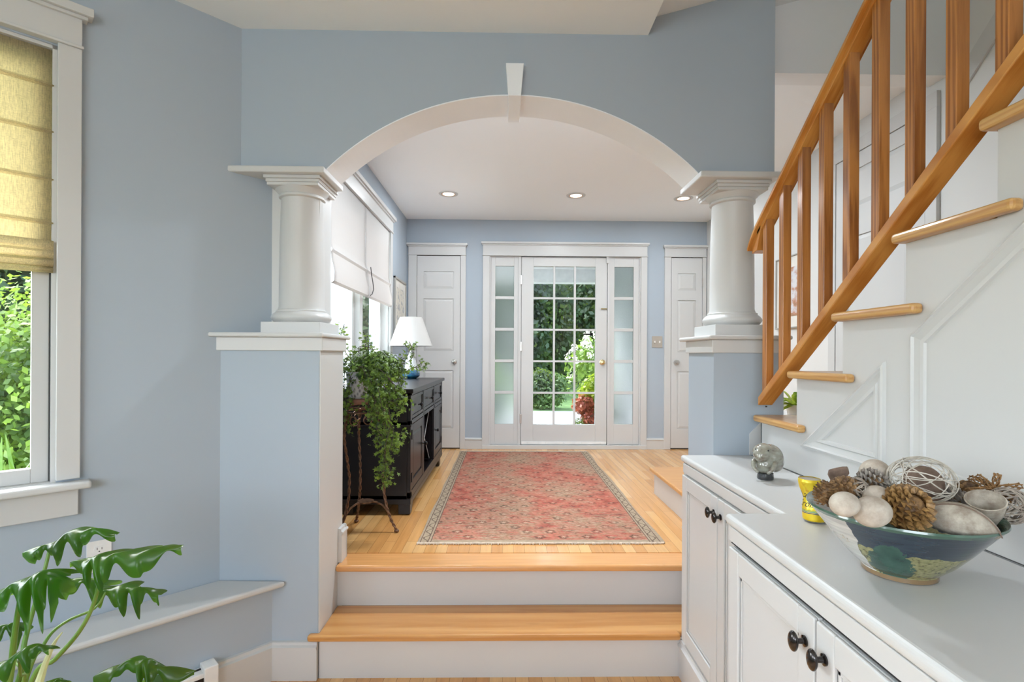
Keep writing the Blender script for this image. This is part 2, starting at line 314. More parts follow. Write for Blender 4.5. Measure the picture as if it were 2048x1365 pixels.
# ------------------------------------------------------------------ geometry helpers
BASE = {}
class G:
    def __init__(s, T=None): s.v = []; s.f = []; s.T = T
    def add(s, vs, fs):
        n = len(s.v); s.v += [tuple(s.T(*p)) if s.T else tuple(p) for p in vs]; s.f += [tuple(i + n for i in f) for f in fs]; return s
    def box(s, x0, x1, y0, y1, z0, z1):
        return s.add([(x0, y0, z0), (x1, y0, z0), (x1, y1, z0), (x0, y1, z0), (x0, y0, z1), (x1, y0, z1), (x1, y1, z1), (x0, y1, z1)],
                     [(0, 3, 2, 1), (4, 5, 6, 7), (0, 1, 5, 4), (1, 2, 6, 5), (2, 3, 7, 6), (3, 0, 4, 7)])
    def prism(s, pts, ext):
        n = len(pts); e = Vector(ext); q = [Vector(p) + e for p in pts]
        return s.add([tuple(p) for p in pts] + [tuple(p) for p in q], [tuple(range(n))[::-1], tuple(range(n, 2 * n))] + [(i, (i + 1) % n, n + (i + 1) % n, n + i) for i in range(n)])
    def lathe(s, c, prof, seg=32, axis='Z', rx=1.0, ry=1.0):
        vs = []; n = len(prof)
        for k in range(seg):
            a = 2 * PI * k / seg
            for r, z in prof:
                p = (r * math.cos(a) * rx, r * math.sin(a) * ry, z)
                if axis == 'X': p = (p[2], p[0], p[1])
                if axis == '-X': p = (-p[2], p[1], p[0])
                if axis == 'Y': p = (p[0], p[2], p[1])
                if axis == '-Y': p = (p[1], -p[2], p[0])
                vs.append((c[0] + p[0], c[1] + p[1], c[2] + p[2]))
        fs = []
        for k in range(seg):
            j = (k + 1) % seg
            for i in range(n - 1): fs.append((k * n + i, j * n + i, j * n + i + 1, k * n + i + 1))
        if prof[0][0] > 1e-5: fs.append(tuple(k * n for k in range(seg))[::-1])
        if prof[-1][0] > 1e-5: fs.append(tuple(k * n + n - 1 for k in range(seg)))
        return s.add(vs, fs)
    def tube(s, pts, r, seg=8, closed=False):
        pts = [Vector(p) for p in pts]; n = len(pts)
        if not isinstance(r, (list, tuple)): r = [r] * n
        vs = []; up = None
        for i, p in enumerate(pts):
            t = (pts[(i + 1) % n] - pts[i - 1]) if closed else (pts[min(i + 1, n - 1)] - pts[max(i - 1, 0)])
            t = t.normalized() if t.length > 1e-9 else Vector((0, 0, 1))
            if up is None: up = t.orthogonal().normalized()
            up = (up - t * up.dot(t)); up = up.normalized() if up.length > 1e-6 else t.orthogonal().normalized()
            b2 = t.cross(up)
            for k in range(seg):
                a = 2 * PI * k / seg; vs.append(tuple(p + (up * math.cos(a) + b2 * math.sin(a)) * r[i]))
        fs = []
        for i in range(n if closed else n - 1):
            j = (i + 1) % n
            for k in range(seg): fs.append((i * seg + k, i * seg + (k + 1) % seg, j * seg + (k + 1) % seg, j * seg + k))
        if not closed: fs += [tuple(range(seg))[::-1], tuple(range((n - 1) * seg, n * seg))]
        return s.add(vs, fs)
    def ball(s, c, r, seg=20, rings=12, M3=None):
        rr = r if isinstance(r, (tuple, list)) else (r, r, r); vs = [(0, 0, -1)]; fs = []
        for i in range(1, rings):
            a = -PI / 2 + PI * i / rings
            for k in range(seg):
                b2 = 2 * PI * k / seg; vs.append((math.cos(a) * math.cos(b2), math.cos(a) * math.sin(b2), math.sin(a)))
        vs.append((0, 0, 1)); top = len(vs) - 1
        for k in range(seg):
            j = (k + 1) % seg; fs.append((0, 1 + j, 1 + k)); fs.append((top, top - seg + k, top - seg + j))
            for i in range(rings - 2): fs.append((1 + i * seg + k, 1 + i * seg + j, 1 + (i + 1) * seg + j, 1 + (i + 1) * seg + k))
        o = []
        for p in vs:
            q = Vector((p[0] * rr[0], p[1] * rr[1], p[2] * rr[2]))
            if M3: q = M3 @ q
            o.append((c[0] + q.x, c[1] + q.y, c[2] + q.z))
        return s.add(o, fs)
    def build(s, name, mat, parent=None, smooth=False, bevel=0.0, label=None, ang=35, seg=2, origin=None):
        me = bpy.data.meshes.new(name)
        if parent is not None: b0 = BASE[parent]
        elif origin is not None: b0 = Vector(origin)
        else:
            xs = [p[0] for p in s.v]; ys = [p[1] for p in s.v]; zs = [p[2] for p in s.v]
            b0 = Vector(((min(xs) + max(xs)) / 2, (min(ys) + max(ys)) / 2, min(zs)))
        me.from_pydata([(p[0] - b0.x, p[1] - b0.y, p[2] - b0.z) for p in s.v], [], s.f); me.validate(); me.update()
        bm_fix(me)
        me.materials.append(M[mat])
        if smooth:
            me.polygons.foreach_set('use_smooth', [True] * len(me.polygons)); me.set_sharp_from_angle(angle=math.radians(ang))
        o = bpy.data.objects.new(name, me); col.objects.link(o)
        if parent is not None: o.parent = parent
        else: o.location = b0
        BASE[o] = b0
        if bevel:
            md = o.modifiers.new('bevel', 'BEVEL'); md.width = bevel; md.segments = seg; md.limit_method = 'ANGLE'; md.angle_limit = math.radians(40)
        if label: o['label'] = label
        return o
import bmesh
def bm_fix(me):
    if len(me.polygons) > 20000: return
    bm = bmesh.new(); bm.from_mesh(me); bmesh.ops.recalc_face_normals(bm, faces=bm.faces); bm.to_mesh(me); bm.free()
def thing(name, label, cat, loc, group=None, kind=None):
    o = bpy.data.objects.new(name, None); col.objects.link(o); o.location = loc; o.empty_display_size = 0.1; BASE[o] = Vector(loc)
    return tag(o, label, cat, group, kind)
def tag(o, label=None, cat=None, group=None, kind=None):
    if label: o['label'] = label
    if cat: o['category'] = cat
    if group: o['group'] = group
    if kind: o['kind'] = kind
    return o
def structure(o, label=None, cat=None): return tag(o, label, cat, None, 'structure')
def copy_thing(root, loc, label=None):
    def cp(o, parent):
        c = o.copy(); col.objects.link(c); c.parent = parent; BASE[c] = BASE[o]
        for ch in list(o.children): cp(ch, c)
        return c
    r = cp(root, None); r.location = loc
    if label: r['label'] = label
    return r

# wall frames: (a along the wall, t out of the wall into the room, z)
YB = 5.52                                                     # back wall plane
XL = -1.066                                                   # foyer left wall
XR = 2.16                                                     # far right wall
ZU = 0.402                                                    # raised foyer floor
q = math.sqrt(0.5)
TB = lambda a, t, z: (a, YB - t, z)
TL = lambda a, t, z: (XL + t, a, z)
TR = lambda a, t, z: (XR - t, a, z)
TA = lambda a, t, z: (XL - a * q + t * q, 2.411 - a * q - t * q, z)       # angled wall at the left

def ground_box(name, mat, *b, label=None, **k):
    return structure(G().box(*b).build(name, mat, **k), label)

# ------------------------------------------------------------------ floor, walls, ceilings
structure(G().box(-3.0, 2.3, -3.0, 2.262, -0.1, 0.0).build('floor', 'floor_oak'), 'honey oak strip floor of the lower room in front of the steps', 'floor')
structure(G().box(-1.3, 2.3, 2.615, 5.7, 0.25, ZU).build('floor', 'floor_oak'), 'honey oak strip floor of the raised foyer under the rug', 'floor')
structure(G().box(-3.0, 0.63, -3.0, 2.5, 2.845, 2.95).build('ceiling', 'ceiling_paint'), 'flat off-white ceiling of the lower room', 'ceiling')
structure(G().box(-1.3, 2.3, 2.5, 5.7, 2.855, 2.95).build('ceiling', 'foyer_ceiling_lit_white'), 'flat white foyer ceiling with recessed lights', 'ceiling')
sl = lambda x: 2.918 + 0.29 * (x - 0.63)
structure(G().prism([(0.55, -3.0, sl(0.55)), (2.3, -3.0, sl(2.3)), (2.3, -3.0, sl(2.3) + 0.1), (0.55, -3.0, sl(0.55) + 0.1)], (0, 5.6, 0)).build('ceiling', 'ceiling_paint'), 'sloped ceiling above the stairwell', 'ceiling')

# arched partition
ARC_R = 1.183; ARC_C = 0.03; ARC_Z = 2.5685 - ARC_R; ZS = 2.222
def arc(x): return ARC_Z + math.sqrt(max(0, ARC_R ** 2 - (x - ARC_C) ** 2))
def arch_wall():
    g = G(); xs = [-1.26, -0.805] + [-0.805 + 1.668 * i / 48 for i in range(1, 49)] + [1.0, 1.205]
    xs.append(0.63); xs = sorted(set(xs))
    for i in range(len(xs) - 1):
        x0, x1 = xs[i], xs[i + 1]; zz = []
        for x in (x0, x1): zz.append(arc(x) if -0.8051 <= x <= 0.8631 and x0 >= -0.8051 and x1 <= 0.8631 else ZS)
        tp = (2.85, 2.85) if x1 <= 0.631 else (sl(x0) + 0.02, sl(x1) + 0.02)
        g.prism([(x0, 2.30, zz[0]), (x1, 2.30, zz[1]), (x1, 2.30, tp[1]), (x0, 2.30, tp[0])], (0, 0.20, 0))
    return g
structure(arch_wall().build('wall_arch', 'wall_paint'), 'blue-grey partition with a wide arch over the steps', 'wall')
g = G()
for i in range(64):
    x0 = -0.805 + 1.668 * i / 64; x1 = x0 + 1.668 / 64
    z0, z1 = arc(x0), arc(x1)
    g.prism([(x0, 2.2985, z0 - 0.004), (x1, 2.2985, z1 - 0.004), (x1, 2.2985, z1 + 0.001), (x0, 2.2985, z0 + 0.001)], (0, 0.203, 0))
structure(g.build('trim_1', 'soffit_lit_white'), 'white painted soffit lining the underside of the arch', 'trim')
# keystone
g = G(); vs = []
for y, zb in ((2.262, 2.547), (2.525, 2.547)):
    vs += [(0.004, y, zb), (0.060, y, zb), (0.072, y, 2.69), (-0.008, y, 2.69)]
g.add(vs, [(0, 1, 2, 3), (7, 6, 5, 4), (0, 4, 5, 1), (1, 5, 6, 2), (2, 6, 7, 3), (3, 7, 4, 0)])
structure(g.build('trim_2', 'soffit_lit_white', bevel=0.002), 'white tapered keystone block at the top of the arch', 'trim')
# stairwell bulkhead
structure(G().box(1.205, 2.2, 2.49, 2.60, 2.79, 3.45).build('wall_bulkhead', 'ceiling_paint'), 'cream bulkhead above the stairwell opening', 'wall')

# angled wall with the near window (a along wall from the corner, t into room)
WA0, WA1, WZ0, WZ1 = 0.766, 1.66, 0.935, 2.50
g = G(TA)
g.box(0, WA0, -0.12, 0, 0, 2.86).box(WA1, 2.35, -0.12, 0, 0, 2.86).box(WA0, WA1, -0.12, 0, 0, WZ0).box(WA0, WA1, -0.12, 0, WZ1, 2.86)
structure(g.build('wall_left', 'wall_paint'), 'blue-grey angled wall with a tall window', 'wall')
g = G(); g.box(-3.0, -2.88, -3.0, -1.9, 0, 2.86).box(-3.0, -2.88, -0.1, 0.62, 0, 2.86).box(-3.0, -2.88, -1.9, -0.1, 0, 1.2).box(-3.0, -2.88, -1.9, -0.1, 2.3, 2.86)
structure(g.build('wall_left_rear', 'wall_paint'), None, None)
g = G(); g.box(-3.0, -1.9, -3.1, -3.0, 0, 3.4).box(0.2, 2.3, -3.1, -3.0, 0, 3.5).box(-1.9, 0.2, -3.1, -3.0, 0, 1.3).box(-1.9, 0.2, -3.1, -3.0, 2.4, 3.4)
structure(g.build('wall_rear', 'wall_paint'), None, None)
structure(G().box(XR, XR + 0.12, -3.0, 5.7, 0, 3.45).build('wall_right', 'white_wall'), 'white wall at the far side of the stairs', 'wall')
# foyer left wall with a double window
FY0, FY1, FZ0, FZ1 = 3.08, 4.67, 1.14, 2.50
g = G(TL); g.box(2.405, FY0, -0.14, 0, 0, 2.86).box(FY1, 5.6, -0.14, 0, 0, 2.86).box(FY0, FY1, -0.14, 0, 0, FZ0).box(FY0, FY1, -0.14, 0, FZ1, 2.86)
structure(g.build('wall_foyer_left', 'wall_paint'), 'blue-grey foyer wall behind the black console', 'wall')
# back wall with the entry opening
g = G(TB); g.box(-1.2, -0.185, -0.14, 0, 0.25, 2.86).box(1.452, 2.3, -0.14, 0, 0.25, 2.86).box(-0.185, 1.452, -0.14, 0, 2.475, 2.86).box(-0.185, 1.452, -0.14, 0, 0.25, 0.405)
structure(g.build('wall_back', 'wall_paint'), 'blue-grey wall around the glazed front door', 'wall')

# half walls under the columns
structure(G().box(-1.30, -0.807, 2.245, 2.554, 0, 1.422).build('wall_half_left', 'wall_paint'), 'blue-grey half wall under the left column', 'wall')
structure(G().box(-0.808, -0.803, 2.245, 2.554, 0.0, 1.422).build('trim_3', 'white_paint'), 'end face of the left half wall, its bright light painted in as white', 'trim')  # white board stands for blue wall paint brightened by light
structure(G().box(0.912, 1.222, 2.245, 2.554, 0, 1.422).build('wall_half_right', 'wall_paint'), 'blue-grey half wall under the right column', 'wall')
def cap(x0, x1, n, lab, lext=0):
    g = G(); g.box(x0 - 0.012, x1 + 0.012, 2.233, 2.566, 1.420, 1.478)
    a = structure(g.build('trim_%d' % n, 'white_paint', bevel=0.003), 'white apron board under the cap of the %s half wall' % lab, 'trim')
    structure(G().box(x0 - 0.035, x1 + 0.022, 2.208, 2.605, 1.478, 1.497).build('trim_%d' % (n + 1), 'white_paint', bevel=0.008, seg=3), 'white rounded cap on the %s half wall' % lab, 'trim')
cap(-1.235, -0.803, 4, 'left'); cap(0.912, 1.222, 6, 'right')

# columns
def column(cx, lab):
    t = thing('column', 'white Tuscan column on the %s' % lab, 'column', (cx, 2.42, 1.497), 'white columns carrying the arch')
    G().box(cx - 0.13, cx + 0.13, 2.29, 2.55, 1.497, 1.548).build('plinth', 'white_paint', t, bevel=0.002)
    prof = [(0.122, 1.548)] + [(0.116 + 0.016 * math.sin(a * PI / 10), 1.550 + 0.045 * a / 10) for a in range(11)] + [(0.112, 1.597), (0.112, 1.604), (0.105, 1.608)]
    G().lathe((cx, 2.42, 0), prof, 48).build('base', 'white_paint', t, smooth=True)
    prof = [(0.105, 1.606), (0.099, 1.622), (0.0985, 1.75), (0.096, 1.95), (0.091, 2.118), (0.093, 2.122)]
    G().lathe((cx, 2.42, 0), prof, 48).build('shaft', 'white_paint', t, smooth=True)
    prof = [(0.091, 2.116), (0.101, 2.122), (0.101, 2.130), (0.097, 2.134), (0.102, 2.142), (0.112, 2.152), (0.118, 2.160), (0.1, 2.162)]
    cpt = G().lathe((cx, 2.42, 0), prof, 48).build('capital', 'white_paint', t, smooth=True)
    g = G(); g.box(cx - 0.114, cx + 0.114, 2.306, 2.534, 2.158, 2.172).box(cx - 0.118, cx + 0.118, 2.302, 2.538, 2.172, 2.186).box(cx - 0.125, cx + 0.125, 2.294, 2.546, 2.186, 2.200)
    g.build('abacus', 'white_paint', cpt, bevel=0.002)
column(-0.953, 'left half wall'); column(1.067, 'right half wall')
structure(G().prism([(-1.24, 2.262, 2.200), (-0.800, 2.262, 2.200), (-0.800, 2.535, 2.200), (-1.066, 2.535, 2.200), (-1.09, 2.42, 2.200)], (0, 0, 0.028)).build('trim_8', 'white_paint', bevel=0.006, seg=3), 'white entablature board above the left column', 'trim')
structure(G().box(0.858, 1.222, 2.262, 2.535, 2.200, 2.228).build('trim_9', 'white_paint', bevel=0.006, seg=3), 'white entablature board above the right column', 'trim')
g = G(); g.prism([(-1.12, 2.395, 1.4975), (-0.862, 2.395, 1.4975), (-0.862, 2.53, 1.4975), (-1.12, 2.53, 1.4975)], (0, 0, 0.7025))
structure(g.build('trim_10', 'white_paint', bevel=0.003), 'white pilaster board behind the left column', 'trim')

# baseboards
BP = [(0, 0), (0.018, 0), (0.018, 0.135), (0.024, 0.137), (0.024, 0.146), (0.014, 0.152), (0.012, 0.163), (0, 0.165)]
def base_run(g, p0, p1, n, z0, prof=BP):
    p0, p1, n = Vector(p0), Vector(p1), Vector(n)
    k = len(prof); vs = []
    for p in (p0, p1):
        for t, z in prof: vs.append((p.x + n.x * t, p.y + n.y * t, z0 + z))
    return g.add(vs, [tuple(range(k)), tuple(range(k, 2 * k))[::-1]] + [(i, (i + 1) % k, k + (i + 1) % k, k + i) for i in range(k)])
g = G(); base_run(g, (-1.012, 2.245), (-0.8075, 2.245), (0, -1), 0)
structure(g.build('baseboard_half_left', 'white_paint'), 'white baseboard at the foot of the left half wall', 'baseboard')
g = G(); base_run(g, (-0.803, 2.49), (-0.803, 2.575), (1, 0), ZU); base_run(g, (-0.785, 2.554), (-1.06, 2.554), (0, 1), ZU)
structure(g.build('baseboard_opening_left', 'white_paint', bevel=0.001), 'white baseboard return on the upper step beside the left half wall', 'baseboard')
g = G(); base_run(g, (0.912, 2.49), (0.912, 2.575), (-1, 0), ZU); base_run(g, (0.9, 2.554), (1.22, 2.554), (0, 1), ZU)
structure(g.build('baseboard_opening_right', 'white_paint', bevel=0.001), 'white baseboard return on the upper step beside the cabinet', 'baseboard')
g = G(); base_run(g, (-0.434, YB), (-0.252, YB), (0, -1), ZU, [(t, z * 0.72) for t, z in BP]); base_run(g, (1.512, YB), (1.70, YB), (0, -1), ZU, [(t, z * 0.72) for t, z in BP])
structure(g.build('baseboard_back', 'white_paint'), 'white baseboard between the door casings', 'baseboard')
g = G(); base_run(g, (XL, 2.56), (XL, 5.50), (1, 0), ZU)
structure(g.build('baseboard_foyer_left', 'white_paint'), 'white baseboard behind the console', 'baseboard')

# low ledge against the angled wall
TLg = TA
g = G(TA); g.prism([(0.2348, 0.0, 0.0), (0.0748, 0.160, 0.0), (2.2, 0.160, 0.0), (2.2, 0.0, 0.0)], (0, 0, 0.402))
structure(g.build('wall_ledge', 'wall_paint'), 'low blue-grey ledge wall below the window', 'wall')
g = G(); a = TA(2.2, 0.0, 0); b_ = TA(2.2, 0.205, 0)
g.prism([(-1.232, 2.245, 0.402), (-0.945, 2.235, 0.402), (b_[0], b_[1], 0.402), (a[0], a[1], 0.402)], (0, 0, 0.026))
structure(g.build('trim_11', 'white_paint', bevel=0.009, seg=3), 'white sloping-edge cap board on the low ledge', 'trim')
g = G(); base_run(g, (-1.0055, 2.2445), (-1.166, 2.084), (q, -q), 0)
structure(g.build('baseboard_ledge', 'white_paint'), 'white baseboard on the face of the low ledge', 'baseboard')
# electric baseboard heater
TH = lambda a, t, z: (-1.165 - a * q + t * q, 2.085 - a * q - t * q, z)
h = thing('baseboard_heater', 'white baseboard heater with a black slot on the low ledge', 'heater', TH(0.5, 0, 0))
G(TH).box(0.035, 1.1, 0.0, 0.055, 0.02, 0.168).build('body', 'white_plastic', h, bevel=0.003)
G(TH).box(0.0, 0.05, 0.0, 0.064, 0.0, 0.188).build('end_cap', 'white_plastic', h, bevel=0.004)
G(TH).prism([(0.05, 0.056, 0.122), (0.05, 0.0565, 0.150), (0.05, 0.015, 0.172), (0.05, 0.010, 0.169)], (1.04, 0, 0)).build('slot', 'black_metal', h, label='black outlet slot')

# ------------------------------------------------------------------ steps into the foyer
st = thing('entry_steps', 'two oak-treaded steps with white risers under the arch', 'steps', (0, 2.35, 0))
G().box(-0.806, 0.911, 2.245, 2.262, 0, 0.172).build('riser', 'white_paint', st)
G().box(-0.806, 0.911, 2.484, 2.500, 0.2, 0.372).build('riser', 'white_paint', st)
def lower_tread():
    return G().prism([(-0.845, 2.213, 0.172), (0.764, 2.213, 0.172), (0.764, 2.2445, 0.172), (0.911, 2.2445, 0.172), (0.911, 2.49, 0.172), (-0.804, 2.49, 0.172), (-0.804, 2.2445, 0.172), (-0.845, 2.2445, 0.172)], (0, 0, 0.028))
lower_tread().build('tread', 'tread_wood', st, bevel=0.010, seg=3)
G().box(-0.803, 0.911, 2.451, 2.615, 0.372, ZU).build('tread', 'landing_board', st, bevel=0.010, seg=3)

# ------------------------------------------------------------------ openings: casings, doors and windows
def casing(T, a0, a1, z0, z1, w0, w1, hd=0.115, crown=0.022, over=0.018, t=0.02, both=True):
    """outer box a0..a1, opening inside by w0 / w1, head hd high"""
    g = G(T); g.box(a0, a0 + w0, 0, t, z0, z1); g.box(a1 - w1, a1, 0, t, z0, z1)
    g.box(a0 - 0.004, a1 + 0.004, 0, t + 0.008, z1, z1 + 0.010)
    g.box(a0, a1, 0, t + 0.002, z1 + 0.010, z1 + hd)
    g.box(a0 - over, a1 + over, 0, t + 0.028, z1 + hd, z1 + hd + crown)
    g.box(a0 - over * 0.5, a1 + over * 0.5, 0, t + 0.014, z1 + hd - 0.012, z1 + hd)
    return g
def panelled(T, a0, a1, z0, z1, panels, sw, tf=0.0, depth=0.010, field=0.028, thick=0.035):
    """slab with recessed panels; panels = [(z0,z1)], sw = stile width"""
    g = G(T); g.box(a0, a1, tf - thick, tf - depth, z0, z1)
    g.box(a0, a0 + sw, tf - depth, tf, z0, z1); g.box(a1 - sw, a1, tf - depth, tf, z0, z1)
    zs = [z0] + [z for p in panels for z in p] + [z1]
    for i in range(0, len(zs), 2): g.box(a0 + sw, a1 - sw, tf - depth, tf, zs[i], zs[i + 1])
    if field:
        for p0, p1 in panels:
            x0, x1 = a0 + sw, a1 - sw; f = field
            vs = [(x0, tf - depth, p0), (x1, tf - depth, p0), (x1, tf - depth, p1), (x0, tf - depth, p1), (x0 + f, tf - 0.002, p0 + f), (x1 - f, tf - 0.002, p0 + f), (x1 - f, tf - 0.002, p1 - f), (x0 + f, tf - 0.002, p1 - f)]
            g.add(vs, [(0, 1, 5, 4), (1, 2, 6, 5), (2, 3, 7, 6), (3, 0, 4, 7), (4, 5, 6, 7)])
    return g
def knob_door(T, a, z, mat, parent, t0=0.0, r=0.026):
    c = T(a, t0, z); tip = T(a, t0 + 1, z); d = Vector(tip) - Vector(c); ax = 'Y' if d.y > 0.5 else '-Y' if d.y < -0.5 else 'X' if d.x > 0.5 else '-X'
    return G().lathe(c, [(r * 1.15, 0), (r * 1.15, 0.006), (r * 0.4, 0.010), (r * 0.38, 0.028), (r * 0.9, 0.036), (r, 0.046), (r * 0.85, 0.058), (0, 0.062)], 24, ax).build('door_knob', mat, parent, smooth=True)

# door_1: the glazed front door with sidelights
d1 = structure(thing('door_1', 'white fifteen-pane glazed front door between frosted sidelights', 'door', (0.63, YB, ZU)))
g = casing(TB, -0.252, 1.512, ZU, 2.468, 0.072, 0.066, 0.125)
g.box(-0.252, 1.512, -0.002, 0.03, ZU, 0.444).build('casing', 'white_paint', d1, bevel=0.002)
G(TB).box(-0.18, -0.165, -0.12, 0, 0.44, 2.47).box(1.432, 1.447, -0.12, 0, 0.44, 2.47).box(0.130, 0.158, -0.12, -0.002, 0.44, 2.47).box(0.150, 0.172, -0.12, -0.060, 0.44, 2.47).box(1.090, 1.118, -0.12, -0.002, 0.44, 2.47).box(1.076, 1.10, -0.12, -0.060, 0.44, 2.47).box(0.15, 1.10, -0.12, -0.06, 2.455, 2.48).box(-0.18, 1.447, -0.12, -0.06, 0.405, 0.445).build('jamb', 'white_paint', d1)
def sidelight(a0, a1, g0, g1, part):
    zz = [0.665 + (2.363 - 0.665) * i / 5 for i in range(6)]
    fr = G(TB); fr.box(a0, g0, -0.05, -0.012, 0.445, 2.47).box(g1, a1, -0.05, -0.012, 0.445, 2.47).box(g0, g1, -0.05, -0.012, 0.445, zz[0]).box(g0, g1, -0.05, -0.012, zz[5], 2.47)
    for z in zz[1:5]: fr.box(g0, g1, -0.045, -0.018, z - 0.016, z + 0.016)
    o = fr.build(part, 'white_paint', d1, bevel=0.002)
    G(TB).box(g0, g1, -0.034, -0.028, zz[0], zz[5]).build('glass', 'frosted_glass', o, label='frosted glass panes')
sidelight(-0.165, 0.130, -0.118, 0.083, 'sidelight'); sidelight(1.118, 1.432, 1.165, 1.372, 'sidelight')
DA0, DA1, GX0, GX1, GZ0, GZ1 = 0.162, 1.086, 0.293, 0.962, 0.661, 2.362
g = G(TB); g.box(DA0, GX0, -0.055, -0.010, 0.452, 2.464).box(GX1, DA1, -0.055, -0.010, 0.452, 2.464).box(GX0, GX1, -0.055, -0.010, 0.452, GZ0).box(GX0, GX1, -0.055, -0.010, GZ1, 2.464)
dp = g.build('door_panel', 'white_paint', d1, bevel=0.003)
g = G(TB)
for i in (1, 2): x = GX0 + (GX1 - GX0) * i / 3; g.box(x - 0.010, x + 0.010, -0.050, -0.014, GZ0, GZ1)
for i in (1, 2, 3, 4): z = GZ0 + (GZ1 - GZ0) * i / 5; g.box(GX0, GX1, -0.049, -0.015, z - 0.010, z + 0.010)
g.build('muntin_grid', 'white_paint', dp)
G(TB).box(GX0, GX1, -0.034, -0.030, GZ0, GZ1).build('glass', 'window_glass', dp)
knob_door(TB, 1.036, 1.335, 'brass', dp, -0.010)
G(TB).box(1.02, 1.086, -0.012, 0.004, 1.904, 1.916).build('bolt', 'brass', dp)
G(TB).box(1.075, 1.10, -0.010, 0.012, 2.40, 2.47).build('closer_bracket', 'white_paint', dp)
G(TB).box(0.168, 1.08, -0.010, 0.004, 0.450, 0.478).build('door_sweep', 'white_plastic', dp, bevel=0.002)
g = G(TB)
for i in range(5): g.box(0.228 + 0.196 * i, 0.234 + 0.196 * i, 0.003, 0.0055, 0.462, 0.468)
g.build('screw', 'nickel', dp)
for z in (2.215, 1.50, 0.725): G(TB).box(0.150, 0.170, -0.012, 0.002, z - 0.05, z + 0.05).build('hinge', 'nickel', d1, bevel=0.002)
G(TB).box(0.84, 0.94, -0.085, -0.062, 1.63, 1.645).box(0.915, 0.945, -0.10, -0.062, 1.62, 1.655).build('storm_latch', 'black_metal', dp, bevel=0.003)

def closet(n, a0, a1, o0, o1, label, knob_left):
    d = structure(thing('door_%d' % n, label, 'door', ((a0 + a1) / 2, YB, ZU)))
    casing(TB, a0, a1, ZU, 2.468, o0 - a0, a1 - o1, 0.105).build('casing', 'white_paint', d, bevel=0.002)
    G(TB).box(o0 - 0.001, o1 + 0.001, 0.0005, 0.0015, ZU, 2.4685).build('reveal', 'gap_dark', d, label='dark gap around the door')
    sw = 0.068
    p = panelled(TB, o0 + 0.004, o1 - 0.004, ZU + 0.014, 2.460, [(0.62, 1.24), (1.445, 2.005), (2.11, 2.295)], sw, tf=0.016, thick=0.0145).build('door_panel', 'white_paint', d)
    knob_door(TB, (o0 + 0.06) if knob_left else (o1 - 0.06), 1.335, 'nickel', p, 0.016, 0.024)
    x = o1 if knob_left else o0
    for z in (2.20, 1.50, 0.75): G(TB).box(x - 0.006, x + 0.006, 0.012, 0.022, z - 0.045, z + 0.045).build('hinge', 'nickel', d)
closet(2, -1.045, -0.434, -0.955, -0.488, 'narrow white panelled closet door left of the front door', False)
closet(3, 1.700, 2.150, 1.770, 2.110, 'narrow white panelled closet door right of the front door', True)

# doors on the far right wall (seen between the balusters)
d = structure(thing('door_4', 'white panelled door on the far wall above the stair landing', 'door', (XR, 2.95, 0.592)))
G(TR).box(2.53, 2.60, 0, 0.02, 0.592, 2.66).box(3.32, 3.39, 0, 0.02, 0.592, 2.66).box(2.53, 3.39, 0, 0.02, 2.66, 2.74).build('casing', 'white_paint', d, bevel=0.002)
panelled(TR, 2.605, 3.315, 0.60, 2.655, [(0.80, 1.42), (1.62, 2.15), (2.33, 2.56)], 0.11, tf=0.016, thick=0.015).build('door_panel', 'white_paint', d)
d = structure(thing('door_5', 'white closet door on the far right wall of the foyer', 'door', (XR, 4.7, ZU)))
G(TR).box(4.26, 4.34, 0, 0.02, ZU, 2.35).box(5.0, 5.08, 0, 0.02, ZU, 2.35).box(4.24, 5.10, 0, 0.022, 2.35, 2.45).build('casing', 'white_paint', d, bevel=0.002)
panelled(TR, 4.345, 4.995, ZU + 0.01, 2.345, [(0.62, 1.24), (1.4, 1.95), (2.05, 2.22)], 0.1, tf=0.016, thick=0.015).build('door_panel', 'white_paint', d)
g = G(TR); g.prism([(2.47, 0.001, 2.60), (2.47, 0.012, 2.60), (2.47, 0.012, 2.72), (2.47, 0.001, 2.72)], (-1.9, 0, 1.7))
structure(g.build('trim_12', 'white_paint'), 'white diagonal skirt moulding on the far stair wall', 'trim')

# window_1: on the angled wall
w1 = structure(thing('window_1', 'tall white-cased window in the angled wall', 'window', TA(1.2, 0, 0.935)))
g = casing(TA, 0.701, 1.735, 0.950, 2.508, 0.066, 0.066, 0.118, 0.030, 0.03, t=0.022)
g.build('casing', 'white_paint', w1, bevel=0.002)
G(TA).box(0.672, 1.765, 0, 0.062, 0.916, 0.942).build('sill', 'white_paint', w1, bevel=0.008, seg=3)
G(TA).box(0.705, 1.73, 0, 0.020, 0.818, 0.916).build('apron', 'white_paint', w1, bevel=0.003)
G(TA).box(WA0, WA0 + 0.014, -0.115, 0.0, 0.94, 2.5).box(WA1 - 0.014, WA1, -0.115, 0, 0.94, 2.5).box(WA0, WA1, -0.115, 0, 2.488, 2.502).box(WA0, WA1, -0.115, 0, 0.930, 0.944).build('jamb', 'white_paint', w1)
g = G(TA); g.box(0.783, 0.830, -0.065, -0.030, 0.944, 1.76).box(1.598, 1.645, -0.065, -0.030, 0.944, 1.76).box(0.83, 1.598, -0.065, -0.030, 0.944, 0.995).box(0.83, 1.598, -0.065, -0.03, 1.735, 1.76)
g.box(0.783, 0.830, -0.100, -0.067, 1.735, 2.488).box(1.598, 1.645, -0.100, -0.067, 1.735, 2.488).box(0.83, 1.598, -0.100, -0.067, 1.735, 1.765).box(0.83, 1.598, -0.100, -0.067, 2.44, 2.488)
sash = g.build('sash', 'white_paint', w1, bevel=0.002)
G(TA).box(0.83, 1.598, -0.050, -0.046, 0.995, 1.74).build('glass', 'window_glass', sash)
